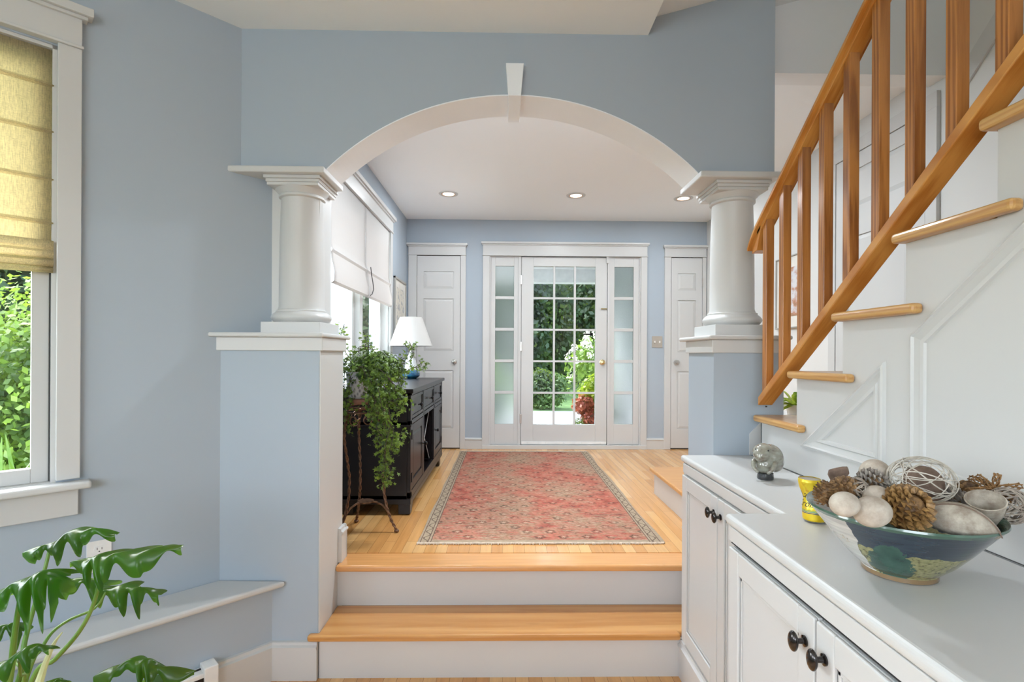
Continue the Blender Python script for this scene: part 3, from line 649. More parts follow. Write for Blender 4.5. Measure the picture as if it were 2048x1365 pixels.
G(TA).box(0.83, 1.598, -0.085, -0.081, 1.76, 2.445).build('glass', 'window_glass', sash)
G(TA).box(0.7802, 0.783, -0.062, -0.020, 0.946, 2.48).build('track', 'gap_dark', w1, label='dark sash track')

# roman shades
def roman(name, T, a0, a1, prof, mat, label, cat='shade', group=None, extra=None):
    sh = thing(name, label, cat, T((a0 + a1) / 2, 0.0, prof[-1][1]), group)
    g = G(T); n = 14; k = len(prof)
    vs = []
    for i in range(n + 1):
        u = i / n; a = a0 + (a1 - a0) * u
        for pt in prof:
            t, z = pt[0], pt[1]; sag = pt[2] if len(pt) > 2 else 0.0
            vs.append((a, t, z - sag * math.sin(PI * u)))
    fs = []
    for i in range(n):
        for j in range(k - 1): fs.append((i * k + j, i * k + j + 1, (i + 1) * k + j + 1, (i + 1) * k + j))
    g.add(vs, fs); o = g.build('fabric', mat, sh, smooth=True, ang=30)
    md = o.modifiers.new('thick', 'SOLIDIFY'); md.thickness = 0.0012
    return sh
pr1 = [(-0.012, 2.485), (-0.012, 2.385)]
for z in (2.355, 2.19, 2.02, 1.865):        # slightly folded panels of linen
    pr1 += [(-0.010, z + 0.012), (0.004, z), (-0.012, z - 0.004)]
pr1 += [(-0.012, 1.80), (0.018, 1.80), (0.024, 1.775), (0.016, 1.768), (0.028, 1.758), (0.022, 1.742), (0.012, 1.738), (0.026, 1.728, 0.004), (0.018, 1.712, 0.006), (0.008, 1.71, 0.006), (0.018, 1.698, 0.008), (0.006, 1.690, 0.008)]
s1 = roman('roman_shade', TA, 0.776, 1.65, pr1, 'linen_tan', 'tan linen roman shade drawn halfway in the near left window')
G(TA).box(0.776, 1.65, -0.030, -0.014, 2.46, 2.487).build('head_rail', 'white_paint', s1)

# window_2: foyer double window
w2 = structure(thing('window_2', 'white double window on the foyer wall behind the ivy', 'window', (XL, 3.87, 1.14)))
g = casing(TL, 3.0, 4.755, 1.16, 2.515, 0.085, 0.085, 0.118, 0.030, 0.03, t=0.022); g.build('casing', 'white_paint', w2, bevel=0.002)
G(TL).box(2.97, 4.79, 0, 0.05, 1.118, 1.145).build('sill', 'white_paint', w2, bevel=0.006)
G(TL).box(FY0, FY1, -0.13, 0, FZ1 - 0.012, FZ1).box(FY0, FY1, -0.13, 0, FZ0, FZ0 + 0.012).box(FY0, FY0 + 0.012, -0.13, 0, FZ0, FZ1).box(FY1 - 0.012, FY1, -0.13, 0, FZ0, FZ1).box(3.835, 3.915, -0.13, -0.02, FZ0, FZ1).build('jamb', 'white_paint', w2)
for a0, a1 in ((3.095, 3.832), (3.918, 4.655)):
    g = G(TL); g.box(a0, a0 + 0.045, -0.1, -0.06, 1.155, 2.485).box(a1 - 0.045, a1, -0.1, -0.06, 1.155, 2.485).box(a0, a1, -0.1, -0.06, 1.155, 1.20).box(a0, a1, -0.1, -0.06, 2.44, 2.485)
    o = g.build('sash', 'white_paint', w2, bevel=0.002)
    G(TL).box(a0 + 0.045, a1 - 0.045, -0.082, -0.078, 1.20, 2.44).build('glass', 'window_glass', o)
prw = [(0.010, 2.512), (0.008, 2.30), (0.010, 2.09), (0.016, 2.055), (0.030, 2.035), (0.020, 2.02), (0.024, 1.98), (0.042, 1.90), (0.040, 1.845, 0.0), (0.022, 1.832, 0.0), (0.004, 1.85)]
roman('roman_shade', TL, 3.09, 3.872, prw, 'shade_white', 'white roman shade nearer the left column', group='white roman shades on the foyer window')
roman('roman_shade', TL, 3.878, 4.66, prw, 'shade_white', 'white roman shade nearer the wall picture', group='white roman shades on the foyer window')
g = G(); p0 = (XL + 0.05, 3.875, 2.06)
g.tube([p0, (XL + 0.055, 3.88, 2.0), (XL + 0.06, 3.90, 1.95), (XL + 0.058, 3.93, 1.90), (XL + 0.055, 3.90, 1.86), (XL + 0.055, 3.85, 1.845)], 0.0035, 6)
tag(g.build('shade_cord', 'cord_black', smooth=True), 'thin dark pull cord hanging between the two white shades', 'cord')

# ------------------------------------------------------------------ switches, outlets, pictures, ceiling lights
sw_ = thing('light_switch', 'almond double switch plate between front door and closet', 'switch', TB(1.625, 0, 1.50))
G(TB).box(1.570, 1.682, 0, 0.006, 1.495, 1.618).build('plate', 'almond_plastic', sw_, bevel=0.002)
G(TB).box(1.592, 1.604, 0.006, 0.016, 1.545, 1.568).build('toggle', 'white_plastic', sw_); G(TB).box(1.645, 1.657, 0.006, 0.016, 1.545, 1.568).build('toggle', 'white_plastic', sw_)
ou = thing('wall_outlet', 'white double outlet on the angled wall behind the leaves', 'outlet', TA(0.642, 0, 0.59))
G(TA).box(0.606, 0.680, 0, 0.006, 0.588, 0.704).build('plate', 'white_plastic', ou, bevel=0.002)
for zc in (0.671, 0.620):
    c = TA(0.643, 0.006, zc); g = G(); vs = []; 
    for k in range(24):
        a = 2 * PI * k / 24; vs.append(TA(0.643 + 0.0165 * math.cos(a), 0.0085, zc + max(-0.0125, min(0.0125, 0.0165 * math.sin(a)))))
    vs2 = [TA(0.643 + 0.0165 * math.cos(2 * PI * k / 24), 0.006, zc + max(-0.0125, min(0.0125, 0.0165 * math.sin(2 * PI * k / 24)))) for k in range(24)]
    g.add(vs + vs2, [tuple(range(24))] + [(k, (k + 1) % 24, 24 + (k + 1) % 24, 24 + k) for k in range(24)])
    so = g.build('socket', 'white_plastic', ou)
    G(TA).box(0.6345, 0.6365, 0.0085, 0.0092, zc - 0.001, zc + 0.007).box(0.6485, 0.6505, 0.0085, 0.0092, zc - 0.001, zc + 0.008).box(0.641, 0.6455, 0.0085, 0.0092, zc - 0.009, zc - 0.005).build('slot', 'cord_black', so, label='dark plug slots')
def picture(T, a0, a1, z0, z1, art, label, fw=0.022, mw=0.07, fm='frame_silver'):
    p = thing('framed_picture', label, 'picture', T((a0 + a1) / 2, 0, z0))
    G(T).box(a0, a0 + fw, 0, 0.022, z0, z1).box(a1 - fw, a1, 0, 0.022, z0, z1).box(a0, a1, 0, 0.022, z0, z0 + fw).box(a0, a1, 0, 0.022, z1 - fw, z1).build('frame', fm, p, bevel=0.002)
    G(T).box(a0 + fw, a1 - fw, 0, 0.012, z0 + fw, z1 - fw).build('mat', 'mat_board', p)
    G(T).box(a0 + fw + mw, a1 - fw - mw, 0.012, 0.0135, z0 + fw + mw, z1 - fw - mw).build('print', art, p)
picture(TL, 4.87, 5.40, 1.52, 2.150, 'art_sketch', 'silver-framed pale print on the wall behind the lamp')
picture(TR, 3.66, 4.06, 1.62, 2.17, 'art_harbor', 'thin-framed landscape print seen between the balusters', fw=0.010, mw=0.08)
for i, (x, y, lab) in enumerate(((-0.525, 4.642, 'leftmost'), (0.625, 4.648, 'middle'), (1.62, 4.70, 'rightmost, beside the right column'))):
    r = thing('recessed_light', 'round recessed ceiling light in the foyer, ' + lab, 'light', (x, y, 2.855), 'recessed lights in the foyer ceiling')
    G().lathe((x, y, 0), [(0.060, 2.856), (0.066, 2.849), (0.084, 2.850), (0.088, 2.856)], 36).build('trim_ring', 'white_paint', r, smooth=True)
    G().lathe((x, y, 0), [(0.0, 2.8545), (0.052, 2.8545), (0.052, 2.852)], 36).build('lens', 'lens_glow', r, label='glowing lens')
    G().lathe((x, y, 0), [(0.052, 2.8545), (0.053, 2.850), (0.063, 2.850), (0.064, 2.8545)], 36).build('baffle', 'lens_rim', r, smooth=True)
    lamp('AREA', 'recessed_or_fill_lamp', (x, y, 2.845), (0, 0, -1), 7, (0.88, 0.95, 1.0), shape='DISK', size=0.10)

for x in (0.0, 0.75):                                    # two added fill lamps without fixtures, out of sight behind the arch
    lamp('AREA', 'recessed_or_fill_lamp', (x, 3.02, 2.845), (0, 0, -1), 24, (0.86, 0.94, 1.0), shape='DISK', size=0.10)
# ------------------------------------------------------------------ staircase
NY = lambda k: 2.1535 - 0.2594 * k
TZ = lambda k: 1.158 + 0.1945 * k
XW = 1.081
stc = thing('staircase', 'white staircase with wooden treads climbing on the right', 'staircase', (1.6, 2.0, ZU))
g = G()
for k in range(0, 8): g.box(XW, 2.15, NY(k + 1), NY(k), 0.0, TZ(k) - 0.028)
g.build('stringer_wall', 'white_paint', stc)
for k in range(0, 8):
    n0 = NY(k) + 0.018
    g = G(); g.prism([(1.049, n0, TZ(k) - 0.028), (2.150, n0, TZ(k) - 0.028), (2.150, NY(k + 1), TZ(k) - 0.028), (XW + 0.0, NY(k + 1), TZ(k) - 0.028), (XW, n0 - 0.340, TZ(k) - 0.028), (1.049, n0 - 0.340, TZ(k) - 0.028)], (0, 0, 0.028))
    g.build('tread', 'stair_tread_wood', stc, bevel=0.010, seg=3)
# lower winder steps towards the foyer
G().box(1.085, 2.150, 2.70, 3.735, ZU, 0.564).build('riser', 'white_paint', stc)
G().box(1.052, 2.150, 2.68, 3.755, 0.564, 0.592).build('landing', 'tread_wood', stc, bevel=0.009, seg=3)
G().box(1.24, 2.150, 2.43, 2.70, 0.0, 0.754).build('riser', 'white_paint', stc); G().box(1.235, 1.50, 2.40, 2.72, 0.754, 0.782).build('tread', 'stair_tread_wood', stc, bevel=0.008)
G().box(1.24, 2.150, 2.1535, 2.43, 0.0, 0.945).build('riser', 'white_paint', stc); G().box(1.235, 2.150, 2.150, 2.45, 0.945, 0.972).build('tread', 'stair_tread_wood', stc, bevel=0.008)
# raised panel mouldings on the stringer wall
def moulding(pts, wd=0.044):
    """closed polygon of (y,z) corners, moulding runs inside"""
    n = len(pts); P = [Vector(p) for p in pts]; ctr = sum(P, Vector((0, 0))) / n
    def inset(d):
        out = []
        for i in range(n):
            a, b2, c2 = P[i - 1], P[i], P[(i + 1) % n]
            e1 = (b2 - a).normalized(); e2 = (c2 - b2).normalized(); n1 = Vector((-e1.y, e1.x)); n2 = Vector((-e2.y, e2.x))
            if n1.dot(ctr - b2) < 0: n1 = -n1
            if n2.dot(ctr - b2) < 0: n2 = -n2
            bis = (n1 + n2).normalized(); out.append(b2 + bis * (d / max(0.25, bis.dot(n1))))
        return out
    rings = [(0, 0.0), (0.003, 0.009), (wd * 0.20, 0.012), (wd * 0.30, 0.006), (wd * 0.70, 0.002), (wd * 0.78, 0.007), (wd, 0.006), (wd + 0.003, 0.0)]
    g = G(); vs = []
    for d, t in rings: vs += [(XW - t, p.x, p.y) for p in inset(d)]
    fs = []
    for r in range(len(rings) - 1):
        for i in range(n): j = (i + 1) % n; fs.append((r * n + i, r * n + j, (r + 1) * n + j, (r + 1) * n + i))
    return g.add(vs, fs)
def hline(y): return 1.074 + 0.7575 * (1.868 - y)
moulding([(1.868, 1.078), (1.445, 1.078), (1.445, hline(1.445))]).build('panel_moulding', 'white_paint', stc)
moulding([(1.352, 1.078), (0.40, 1.078), (0.40, hline(0.40)), (1.352, hline(1.352))]).build('panel_moulding', 'white_paint', stc)
G().prism([(1.070, 2.240, 0.973), (1.12, 2.240, 0.973), (1.12, 2.240, 1.115), (1.070, 2.240, 1.065)], (0, 0.005, 0)).build('skirt_panel', 'white_paint', stc)

# balustrade
br = thing('stair_balustrade', 'wooden balustrade with square balusters along the stairs', 'railing', (1.07, 1.6, 1.2))
SL = 0.7575
def rail(y, z0): return z0 + SL * (2.161 - y)
ZB = 1.158
def sloped(x0, x1, ya, yb, zlo, zhi):
    return G().add([(x0, ya, rail(ya, zlo)), (x1, ya, rail(ya, zlo)), (x1, ya, rail(ya, zhi)), (x0, ya, rail(ya, zhi)), (x0, yb, rail(yb, zlo)), (x1, yb, rail(yb, zlo)), (x1, yb, rail(yb, zhi)), (x0, yb, rail(yb, zhi))],
                   [(0, 1, 2, 3), (7, 6, 5, 4), (0, 4, 5, 1), (1, 5, 6, 2), (2, 6, 7, 3), (3, 7, 4, 0)])
sb = sloped(1.045, 1.106, 2.118, 0.35, ZB + 0.012, ZB + 0.046)
o = sb.build('bottom_rail', 'rail_wood', br, bevel=0.003)
G().box(1.074, 1.080, 2.109, 2.113, 1.195, 1.201).build('screw_hole', 'cord_black', o)
HU = 1.9663 - SL * (2.161 - 2.0795)              # handrail underside at y=2.161
hr = sloped(1.053, 1.099, 2.150, 0.35, HU, HU + 0.022).build('handrail', 'rail_wood', br, bevel=0.002)
g = G(); prof = [(1.039, 0.016), (1.037, 0.026), (1.043, 0.040), (1.060, 0.048), (1.092, 0.048), (1.109, 0.040), (1.115, 0.026), (1.113, 0.016)]
vs = []; ys = [2.205, 2.19, 2.17, 2.14, 2.0, 1.5, 1.0, 0.35]
for y in ys:
    dz = 0.0 if y < 2.15 else -0.028 * ((y - 2.14) / 0.065) ** 2
    for x, z in prof: vs.append((x, y, rail(y, HU + z) + dz))
k = len(prof); fs = [tuple(range(k)), tuple(range((len(ys) - 1) * k, len(ys) * k))[::-1]]
for i in range(len(ys) - 1):
    for j in range(k): fs.append((i * k + j, i * k + (j + 1) % k, (i + 1) * k + (j + 1) % k, (i + 1) * k + j))
g.add(vs, fs); g.build('rail_cap', 'rail_wood', hr, smooth=True, ang=50)
g = G(); g.prism([(1.053, 2.192, rail(2.192, HU) - 0.035), (1.053, 2.192, rail(2.192, HU) + 0.022), (1.053, 2.12, rail(2.12, HU) + 0.02), (1.053, 2.12, rail(2.12, HU) - 0.002), (1.053, 2.150, rail(2.150, HU) - 0.06)], (0.046, 0, 0)).build('end_block', 'rail_wood', hr, bevel=0.002)
for i in range(13):
    yn = 2.0795 - 0.1262 * i
    zb0, zb1 = rail(yn, ZB + 0.040), rail(yn + 0.0315, ZB + 0.040); zt0, zt1 = rail(yn, HU + 0.004), rail(yn + 0.0315, HU + 0.004)
    x0, x1, y0, y1 = 1.059, 1.0905, yn, yn + 0.0315
    G().add([(x0, y0, zb0), (x1, y0, zb0), (x1, y1, zb1), (x0, y1, zb1), (x0, y0, zt0), (x1, y0, zt0), (x1, y1, zt1), (x0, y1, zt1)],
            [(0, 3, 2, 1), (4, 5, 6, 7), (0, 1, 5, 4), (1, 2, 6, 5), (2, 3, 7, 6), (3, 0, 4, 7)]).build('baluster', 'baluster_wood', br, bevel=0.0015)

# white pedestal and small potted plant seen under the rail
ped = tag(G().box(1.55, 1.80, 2.73, 3.25, 0.592, 1.06).build('pedestal', 'white_paint', bevel=0.003), 'white box pedestal on the landing behind the stairs', 'pedestal')
pp = thing('potted_plant', 'small variegated plant in white pot behind the lowest stair tread', 'plant', (1.615, 2.82, 1.06))
G().lathe((1.615, 2.82, 0), [(0.0, 1.062), (0.048, 1.062), (0.060, 1.140), (0.055, 1.140), (0.048, 1.12), (0.0, 1.12)], 28).build('pot', 'lamp_white_glaze', pp, smooth=True)
def blade_leaf(g, base, d, L, W, up=(0, 0, 1), droop=0.3, seg=6):
    base, d, up = Vector(base), Vector(d).normalized(), Vector(up); side = d.cross(up).normalized(); vs = []
    for i in range(seg + 1):
        u = i / seg; p = base + d * (L * u) - up * (droop * L * u * u); wd = W * math.sin(PI * (u * 0.9 + 0.08)) ** 0.8
        vs += [tuple(p - side * wd), tuple(p - up * wd * 0.25), tuple(p + side * wd)]
    g.add(vs, [(3 * i + j, 3 * i + j + 1, 3 * i + j + 4, 3 * i + j + 3) for i in range(seg) for j in (0, 1)])
g = G()
for i in range(34):
    a = random.uniform(0, 2 * PI); e = random.uniform(0.2, 1.3)
    blade_leaf(g, (1.615 + 0.02 * math.cos(a), 2.82 + 0.02 * math.sin(a), 1.13), (math.cos(a) * math.cos(e), math.sin(a) * math.cos(e), math.sin(e)), random.uniform(0.10, 0.20), random.uniform(0.016, 0.028), droop=0.5)
g.build('foliage', 'variegated', pp, smooth=True, ang=80)

# ------------------------------------------------------------------ built-in cabinets and counter
TF = lambda a, t, z: (0.782 - t, a, z)
TN = lambda a, t, z: (0.622 - t, a, z)
def cab_knob(T, a, z, parent, s=1.0):
    c = T(a, 0.02, z)
    g = G(); g.lathe(c, [(0.011 * s, 0), (0.011 * s, 0.003), (0.006 * s, 0.005), (0.005 * s, 0.018)], 20, '-X')
    k = g.build('knob', 'dark_bronze', parent, smooth=True)
    G().ball((c[0] - 0.024, c[1], c[2]), (0.0085 * s, 0.014 * s, 0.0205 * s), 24, 16).build('knob_head', 'dark_bronze', k, smooth=True, ang=80)
def cab_door(T, a0, a1, parent, knob_a, hinge_a=None):
    g = panelled(T, a0, a1, 0.185, 0.895, [(0.185 + 0.062, 0.895 - 0.058)], 0.055, tf=0.020, depth=0.009, field=0, thick=0.020)
    d = g.build('door', 'white_paint', parent, bevel=0.0035, seg=3)
    G(T).box(a0 + 0.058, a1 - 0.058, 0.0112, 0.014, 0.250, 0.258).box(a0 + 0.058, a1 - 0.058, 0.0112, 0.014, 0.826, 0.834).box(a0 + 0.058, a0 + 0.066, 0.0112, 0.014, 0.250, 0.834).box(a1 - 0.066, a1 - 0.058, 0.0112, 0.014, 0.250, 0.834).build('panel_bead', 'white_paint', d, bevel=0.001)
    cab_knob(T, knob_a, 0.835, d)
    if hinge_a: G(T).box(hinge_a - 0.003, hinge_a + 0.003, 0.0, 0.014, 0.80, 0.84).build('hinge', 'nickel', d)
c1 = thing('built_in_cabinet', 'white built-in cabinet section next to the steps', 'cabinet', (0.93, 1.83, 0), 'white built-in cabinets under the counter')
G().box(0.782, XW - 0.001, 1.405, 2.2435, 0, 0.945).build('body', 'white_paint', c1)
cab_door(TF, 1.842, 2.208, c1, 1.868); cab_door(TF, 1.455, 1.836, c1, 1.808)
g = G(TF); g.box(1.42, 2.208, 0, 0.016, 0.905, 0.9445); g.build('apron', 'white_paint', c1, bevel=0.002)
g = G(); base_run(g, (0.782, 1.41), (0.782, 2.2425), (-1, 0), 0); g.build('base_moulding', 'white_paint', c1)
c2 = thing('built_in_cabinet', 'white built-in cabinet section protruding nearest the camera, under the bowl', 'cabinet', (0.85, 0.8, 0), 'white built-in cabinets under the counter')
G().box(0.622, XW - 0.001, 0.15, 1.400, 0, 0.945).build('body', 'white_paint', c2)
cab_door(TN, 0.992, 1.376, c2, 1.022, 1.381); cab_door(TN, 0.600, 0.986, c2, 0.958); cab_door(TN, 0.20, 0.594, c2, 0.56)
g = G(TN); g.box(0.15, 1.392, 0, 0.012, 0.905, 0.9445); g.build('apron', 'white_paint', c2, bevel=0.002)
G(TN).box(0.15, 1.38, -0.001, 0.0122, 0.9025, 0.9035).build('shadow_gap', 'gap_dark', c2)
g = G(); base_run(g, (0.622, 0.15), (0.622, 1.405), (-1, 0), 0); g.build('base_moulding', 'white_paint', c2)
g = G(); g.prism([(0.766, 2.244, 0.945), (0.766, 1.413, 0.945), (0.606, 1.413, 0.945), (0.606, 0.12, 0.945), (XW - 0.003, 0.12, 0.945), (XW - 0.003, 2.244, 0.945)], (0, 0, 0.028))
tag(g.build('countertop', 'white_paint', bevel=0.011, seg=4), 'L-shaped white painted countertop along the stair wall', 'countertop')
structure(G().box(XW - 0.004, XW - 0.0002, 0.2, 2.0, 0.9728, 0.9735).build('trim_13', 'gap_dark'), 'thin dark joint between counter and stair wall', 'trim')
ZK = 0.973

# ------------------------------------------------------------------ rug
rug = thing('area_rug', 'worn salmon-red floral rug on the foyer floor', 'rug', (0.19, 4.032, ZU))
g = G(); n = 26; L = []; R = []
for i in range(n + 1):
    y = 2.735 + (5.33 - 2.735) * i / n; w_ = 0.004 * math.sin(i * 0.9)
    L.append((-0.466 + w_, y)); R.append((0.848 + w_ * 0.7 + 0.006 * math.cos(i * 0.5), y))
vs = []
for (a, b_) in zip(L, R):
    for z in (ZU + 0.001, ZU + 0.009): vs += [(a[0], a[1], z), (b_[0], b_[1], z)]
fs = []
for i in range(n):
    a = 4 * i; b_ = a + 4; fs += [(a + 2, a + 3, b_ + 3, b_ + 2), (a, b_, b_ + 1, a + 1), (a, a + 2, b_ + 2, b_), (a + 1, b_ + 1, b_ + 3, a + 3)]
fs += [(0, 1, 3, 2), (4 * n, 4 * n + 2, 4 * n + 3, 4 * n + 1)]
g.add(vs, fs).build('pile', 'rug_wool', rug)
for yy, sg in ((2.735, -1), (5.33, 1)):
    g = G(); x = -0.466
    g.tube([(-0.466 + 1.314 * i / 60, yy + sg * 0.004 + random.uniform(-0.002, 0.002), ZU + 0.006) for i in range(61)], 0.006, 6)
    while x < 0.84:
        l = random.uniform(0.008, 0.022); g.tube([(x, yy, ZU + 0.006), (x + random.uniform(-0.006, 0.006), yy + sg * l, ZU + 0.003)], 0.002, 4); x += 0.0085
    g.build('fringe', 'fringe_cotton', rug, label='cream knotted fringe')

# ------------------------------------------------------------------ black console
CF, CY0, CY1 = -0.592, 3.222, 4.80
TC = lambda a, t, z: (CF + t, a, z)
cs = thing('console_cabinet', 'black console with drawers, doors and wine lattice along the foyer wall', 'console', (-0.82, 4.0, ZU))
G().box(XL + 0.03, CF + 0.018, CY0 - 0.02, CY1 + 0.03, 1.165, 1.192).build('top', 'black_lacquer', cs, bevel=0.004)
g = G(); g.box(XL + 0.045, CF - 0.022, CY0, CY0 + 0.022, 0.50, 1.165).box(XL + 0.045, CF - 0.022, CY1 - 0.022, CY1, 0.50, 1.165).box(XL + 0.045, XL + 0.06, CY0, CY1, 0.50, 1.165)
g.box(XL + 0.045, CF - 0.022, CY0, CY1, 0.50, 0.525).box(XL + 0.045, CF - 0.022, CY0, CY1, 0.965, 0.985)
for y in (3.735, 4.285): g.box(XL + 0.045, CF - 0.022, y - 0.011, y + 0.011, 0.50, 1.165)
g.build('carcass', 'black_lacquer', cs, bevel=0.002)
g = G(TC); g.box(CY0, CY0 + 0.045, -0.022, 0, 0.505, 1.165).box(CY1 - 0.045, CY1, -0.022, 0, 0.505, 1.165).box(CY0, CY1, -0.022, 0, 0.965, 0.992).box(CY0, CY1, -0.022, 0, 1.148, 1.165).box(CY0, CY1, -0.022, 0, 0.50, 0.545)
for y in (3.735, 4.285): g.box(y - 0.02, y + 0.02, -0.022, 0, 0.545, 1.15)
g.build('face_frame', 'black_lacquer', cs, bevel=0.002)
G().box(XL + 0.045, CF + 0.002, CY0 - 0.004, CY1 + 0.004, 0.470, 0.502).box(XL + 0.05, CF + 0.004, CY0 - 0.005, CY0 + 0.05, 0.955, 0.963).build('plinth', 'black_lacquer', cs, bevel=0.002)
def c_knob(a, z, parent):
    c = TC(a, 0.0, z); G().lathe(c, [(0.008, 0), (0.006, 0.004), (0.005, 0.014), (0.013, 0.02), (0.014, 0.027), (0.008, 0.033), (0, 0.034)], 20, 'X').build('knob', 'black_metal', parent, smooth=True)
for a0, a1 in ((CY0 + 0.05, 3.712), (3.758, 4.262), (4.308, CY1 - 0.05)):
    g = panelled(TC, a0, a1, 0.997, 1.145, [(1.018, 1.124)], 0.022, tf=-0.002, depth=0.006, field=0, thick=0.016)
    d = g.build('drawer', 'black_lacquer', cs, bevel=0.0015); c_knob((a0 + a1) / 2, 1.071, d)
for a0, a1, ka in ((CY0 + 0.05, 3.712, 3.685), (4.308, CY1 - 0.05, 4.335)):
    g = panelled(TC, a0, a1, 0.55, 0.96, [(0.605, 0.905)], 0.055, tf=-0.002, depth=0.009, field=0.02, thick=0.018)
    d = g.build('door', 'black_lacquer', cs, bevel=0.0015); c_knob(ka, 0.775, d)
    ha = CY0 + 0.046 if a0 < 3.5 else CY1 - 0.046
    for z in (0.63, 0.90): G(TC).box(ha - 0.012, ha + 0.006, -0.001, 0.005, z - 0.03, z + 0.03).build('hinge', 'black_metal', d)
g = G()
for (ya, za, yb, zb) in ((3.76, 0.55, 4.26, 0.955), (3.76, 0.955, 4.26, 0.55)):
    dv = Vector((0, yb - ya, zb - za)).normalized(); nn = Vector((0, -dv.z, dv.y)) * 0.008
    for x0 in (CF - 0.04,):
        p = [Vector((x0 - 0.30, ya, za)), Vector((x0, ya, za)), Vector((x0, yb, zb)), Vector((x0 - 0.30, yb, zb))]
        g.prism([tuple(v_) for v_ in p], tuple(nn))
g.build('wine_lattice', 'black_lacquer', cs)
g = G()
for (ya, za, yb, zb) in ((3.76, 0.55, 4.26, 0.955), (3.76, 0.955, 4.26, 0.55)):
    dv = Vector((0, yb - ya, zb - za)).normalized(); nn = Vector((0, -dv.z, dv.y)) * 0.008
    g.prism([(CF - 0.040, ya, za), (CF - 0.037, ya, za), (CF - 0.037, yb, zb), (CF - 0.040, yb, zb)], tuple(nn))
g.build('lattice_edge', 'rack_strip', cs, label='light front edges of the lattice')
def bracket_foot(x0, x1, y0, y1, sy):
    g = G()
    # tapered bracket foot
    zt, zb = 0.470, ZU + 0.006; cut = 0.05
    pts = [(y0, zt), (y1, zt), (y1 - (cut if sy > 0 else 0), zb), (y0 + (cut if sy < 0 else 0), zb)]
    return g.prism([(x0, p[0], p[1]) for p in pts], (x1 - x0, 0, 0))
for (x0, x1) in ((CF - 0.075, CF - 0.002), (XL + 0.05, XL + 0.12)):
    bracket_foot(x0, x1, CY0, CY0 + 0.11, 1).build('foot', 'black_lacquer', cs, bevel=0.003)
    bracket_foot(x0, x1, CY1 - 0.22, CY1 - 0.10, -1).build('foot', 'black_lacquer', cs, bevel=0.003)
ZT = 1.192

# table lamp
lx, ly = -0.850, 4.62
lp = thing('table_lamp', 'white-shaded lamp with blue glazed bulbous base on the black console', 'lamp', (lx, ly, ZT))
prof = [(0.0, 0.0), (0.05, 0.0), (0.055, 0.004), (0.078, 0.022), (0.083, 0.042), (0.076, 0.066), (0.060, 0.082)]
G().lathe((lx, ly, ZT), prof, 36).build('base', 'blue_glass', lp, smooth=True, label='deep blue glazed lower body')
prof = [(0.066, 0.076), (0.058, 0.090), (0.052, 0.120), (0.050, 0.140), (0.045, 0.165), (0.030, 0.195), (0.026, 0.215), (0.030, 0.235), (0.020, 0.240), (0.0, 0.24)]
G().lathe((lx, ly, ZT), prof, 36).build('neck', 'lamp_white_glaze', lp, smooth=True, label='white glazed bottle neck')
G().lathe((lx, ly, ZT), [(0.008, 0.235), (0.008, 0.50), (0.0, 0.50)], 12).build('stem', 'nickel', lp)
G().lathe((lx, ly, 0), [(0.188, 1.483), (0.190, 1.483), (0.099, 1.738), (0.097, 1.738), (0.188, 1.483)], 48).build('lamp_shade', 'lampshade_white', lp, smooth=True, ang=30)
lamp('POINT', 'table_lamp_fill', (lx, ly, 1.60), (0, 0, -1), 6, (1.0, 0.98, 0.96), shadow_soft_size=0.03)  # lit as added fill to brighten the foyer ceiling
g = G()
for k in range(3): a = 2 * PI * k / 3; g.tube([(lx, ly, 1.692), (lx + 0.098 * math.cos(a), ly + 0.098 * math.sin(a), 1.73)], 0.0015, 5)
g.build('spider', 'nickel', lp)
bk = thing('striped_box', 'pale blue-and-white striped box on the console behind the ivy', 'box', (-0.93, 4.02, ZT))
G().box(-1.0, -0.87, 4.10, 4.16, ZT, 1.405).build('box_body', 'striped_print', bk, bevel=0.003)

# ------------------------------------------------------------------ ivy on an iron stand
sx, sy_ = -0.792, 2.935
pst = thing('plant_stand', 'tall rusty twisted-iron plant stand beside the left half wall', 'plant stand', (sx, sy_, ZU))
ZP = 1.158
G().lathe((sx, sy_, 0), [(0.0, ZP - 0.028), (0.088, ZP - 0.028), (0.095, ZP - 0.016), (0.095, ZP - 0.004), (0.086, ZP), (0.0, ZP)], 32).build('tray', 'terracotta', pst, smooth=True, label='round rust-red tray')
g = G()
g.tube([(sx + 0.105 * math.cos(2 * PI * k / 36), sy_ + 0.105 * math.sin(2 * PI * k / 36), ZP - 0.045) for k in range(36)], 0.005, 6, True)
g.tube([(sx + 0.115 * math.cos(2 * PI * k / 36), sy_ + 0.115 * math.sin(2 * PI * k / 36), ZP - 0.075) for k in range(36)], 0.005, 6, True)
g.build('top_ring', 'rust_iron', pst, smooth=True)
g = G()
def spiral(c, u, v_, r, turns, sgn=1):
    pts = []
    for i in range(26):
        s = i / 25; a = sgn * s * turns * 2 * PI; rr = r * (1 - 0.75 * s)
        pts.append(c + u * (rr * math.cos(a)) + v_ * (rr * math.sin(a)))
    return pts
for k in range(9):
    a = 2 * PI * k / 9 + 0.2; c = Vector((sx + 0.115 * math.cos(a), sy_ + 0.115 * math.sin(a), ZP - 0.115)); u = Vector((-math.sin(a), math.cos(a), 0))
    g.tube(spiral(c, u, Vector((0, 0, 1)), 0.034, 1.4, 1 if k % 2 else -1), 0.0035, 5)
g.build('scrollwork', 'rust_iron', pst, smooth=True)
ends = [(-0.612, 2.915), (-0.888, 3.09), (-0.905, 2.80)]
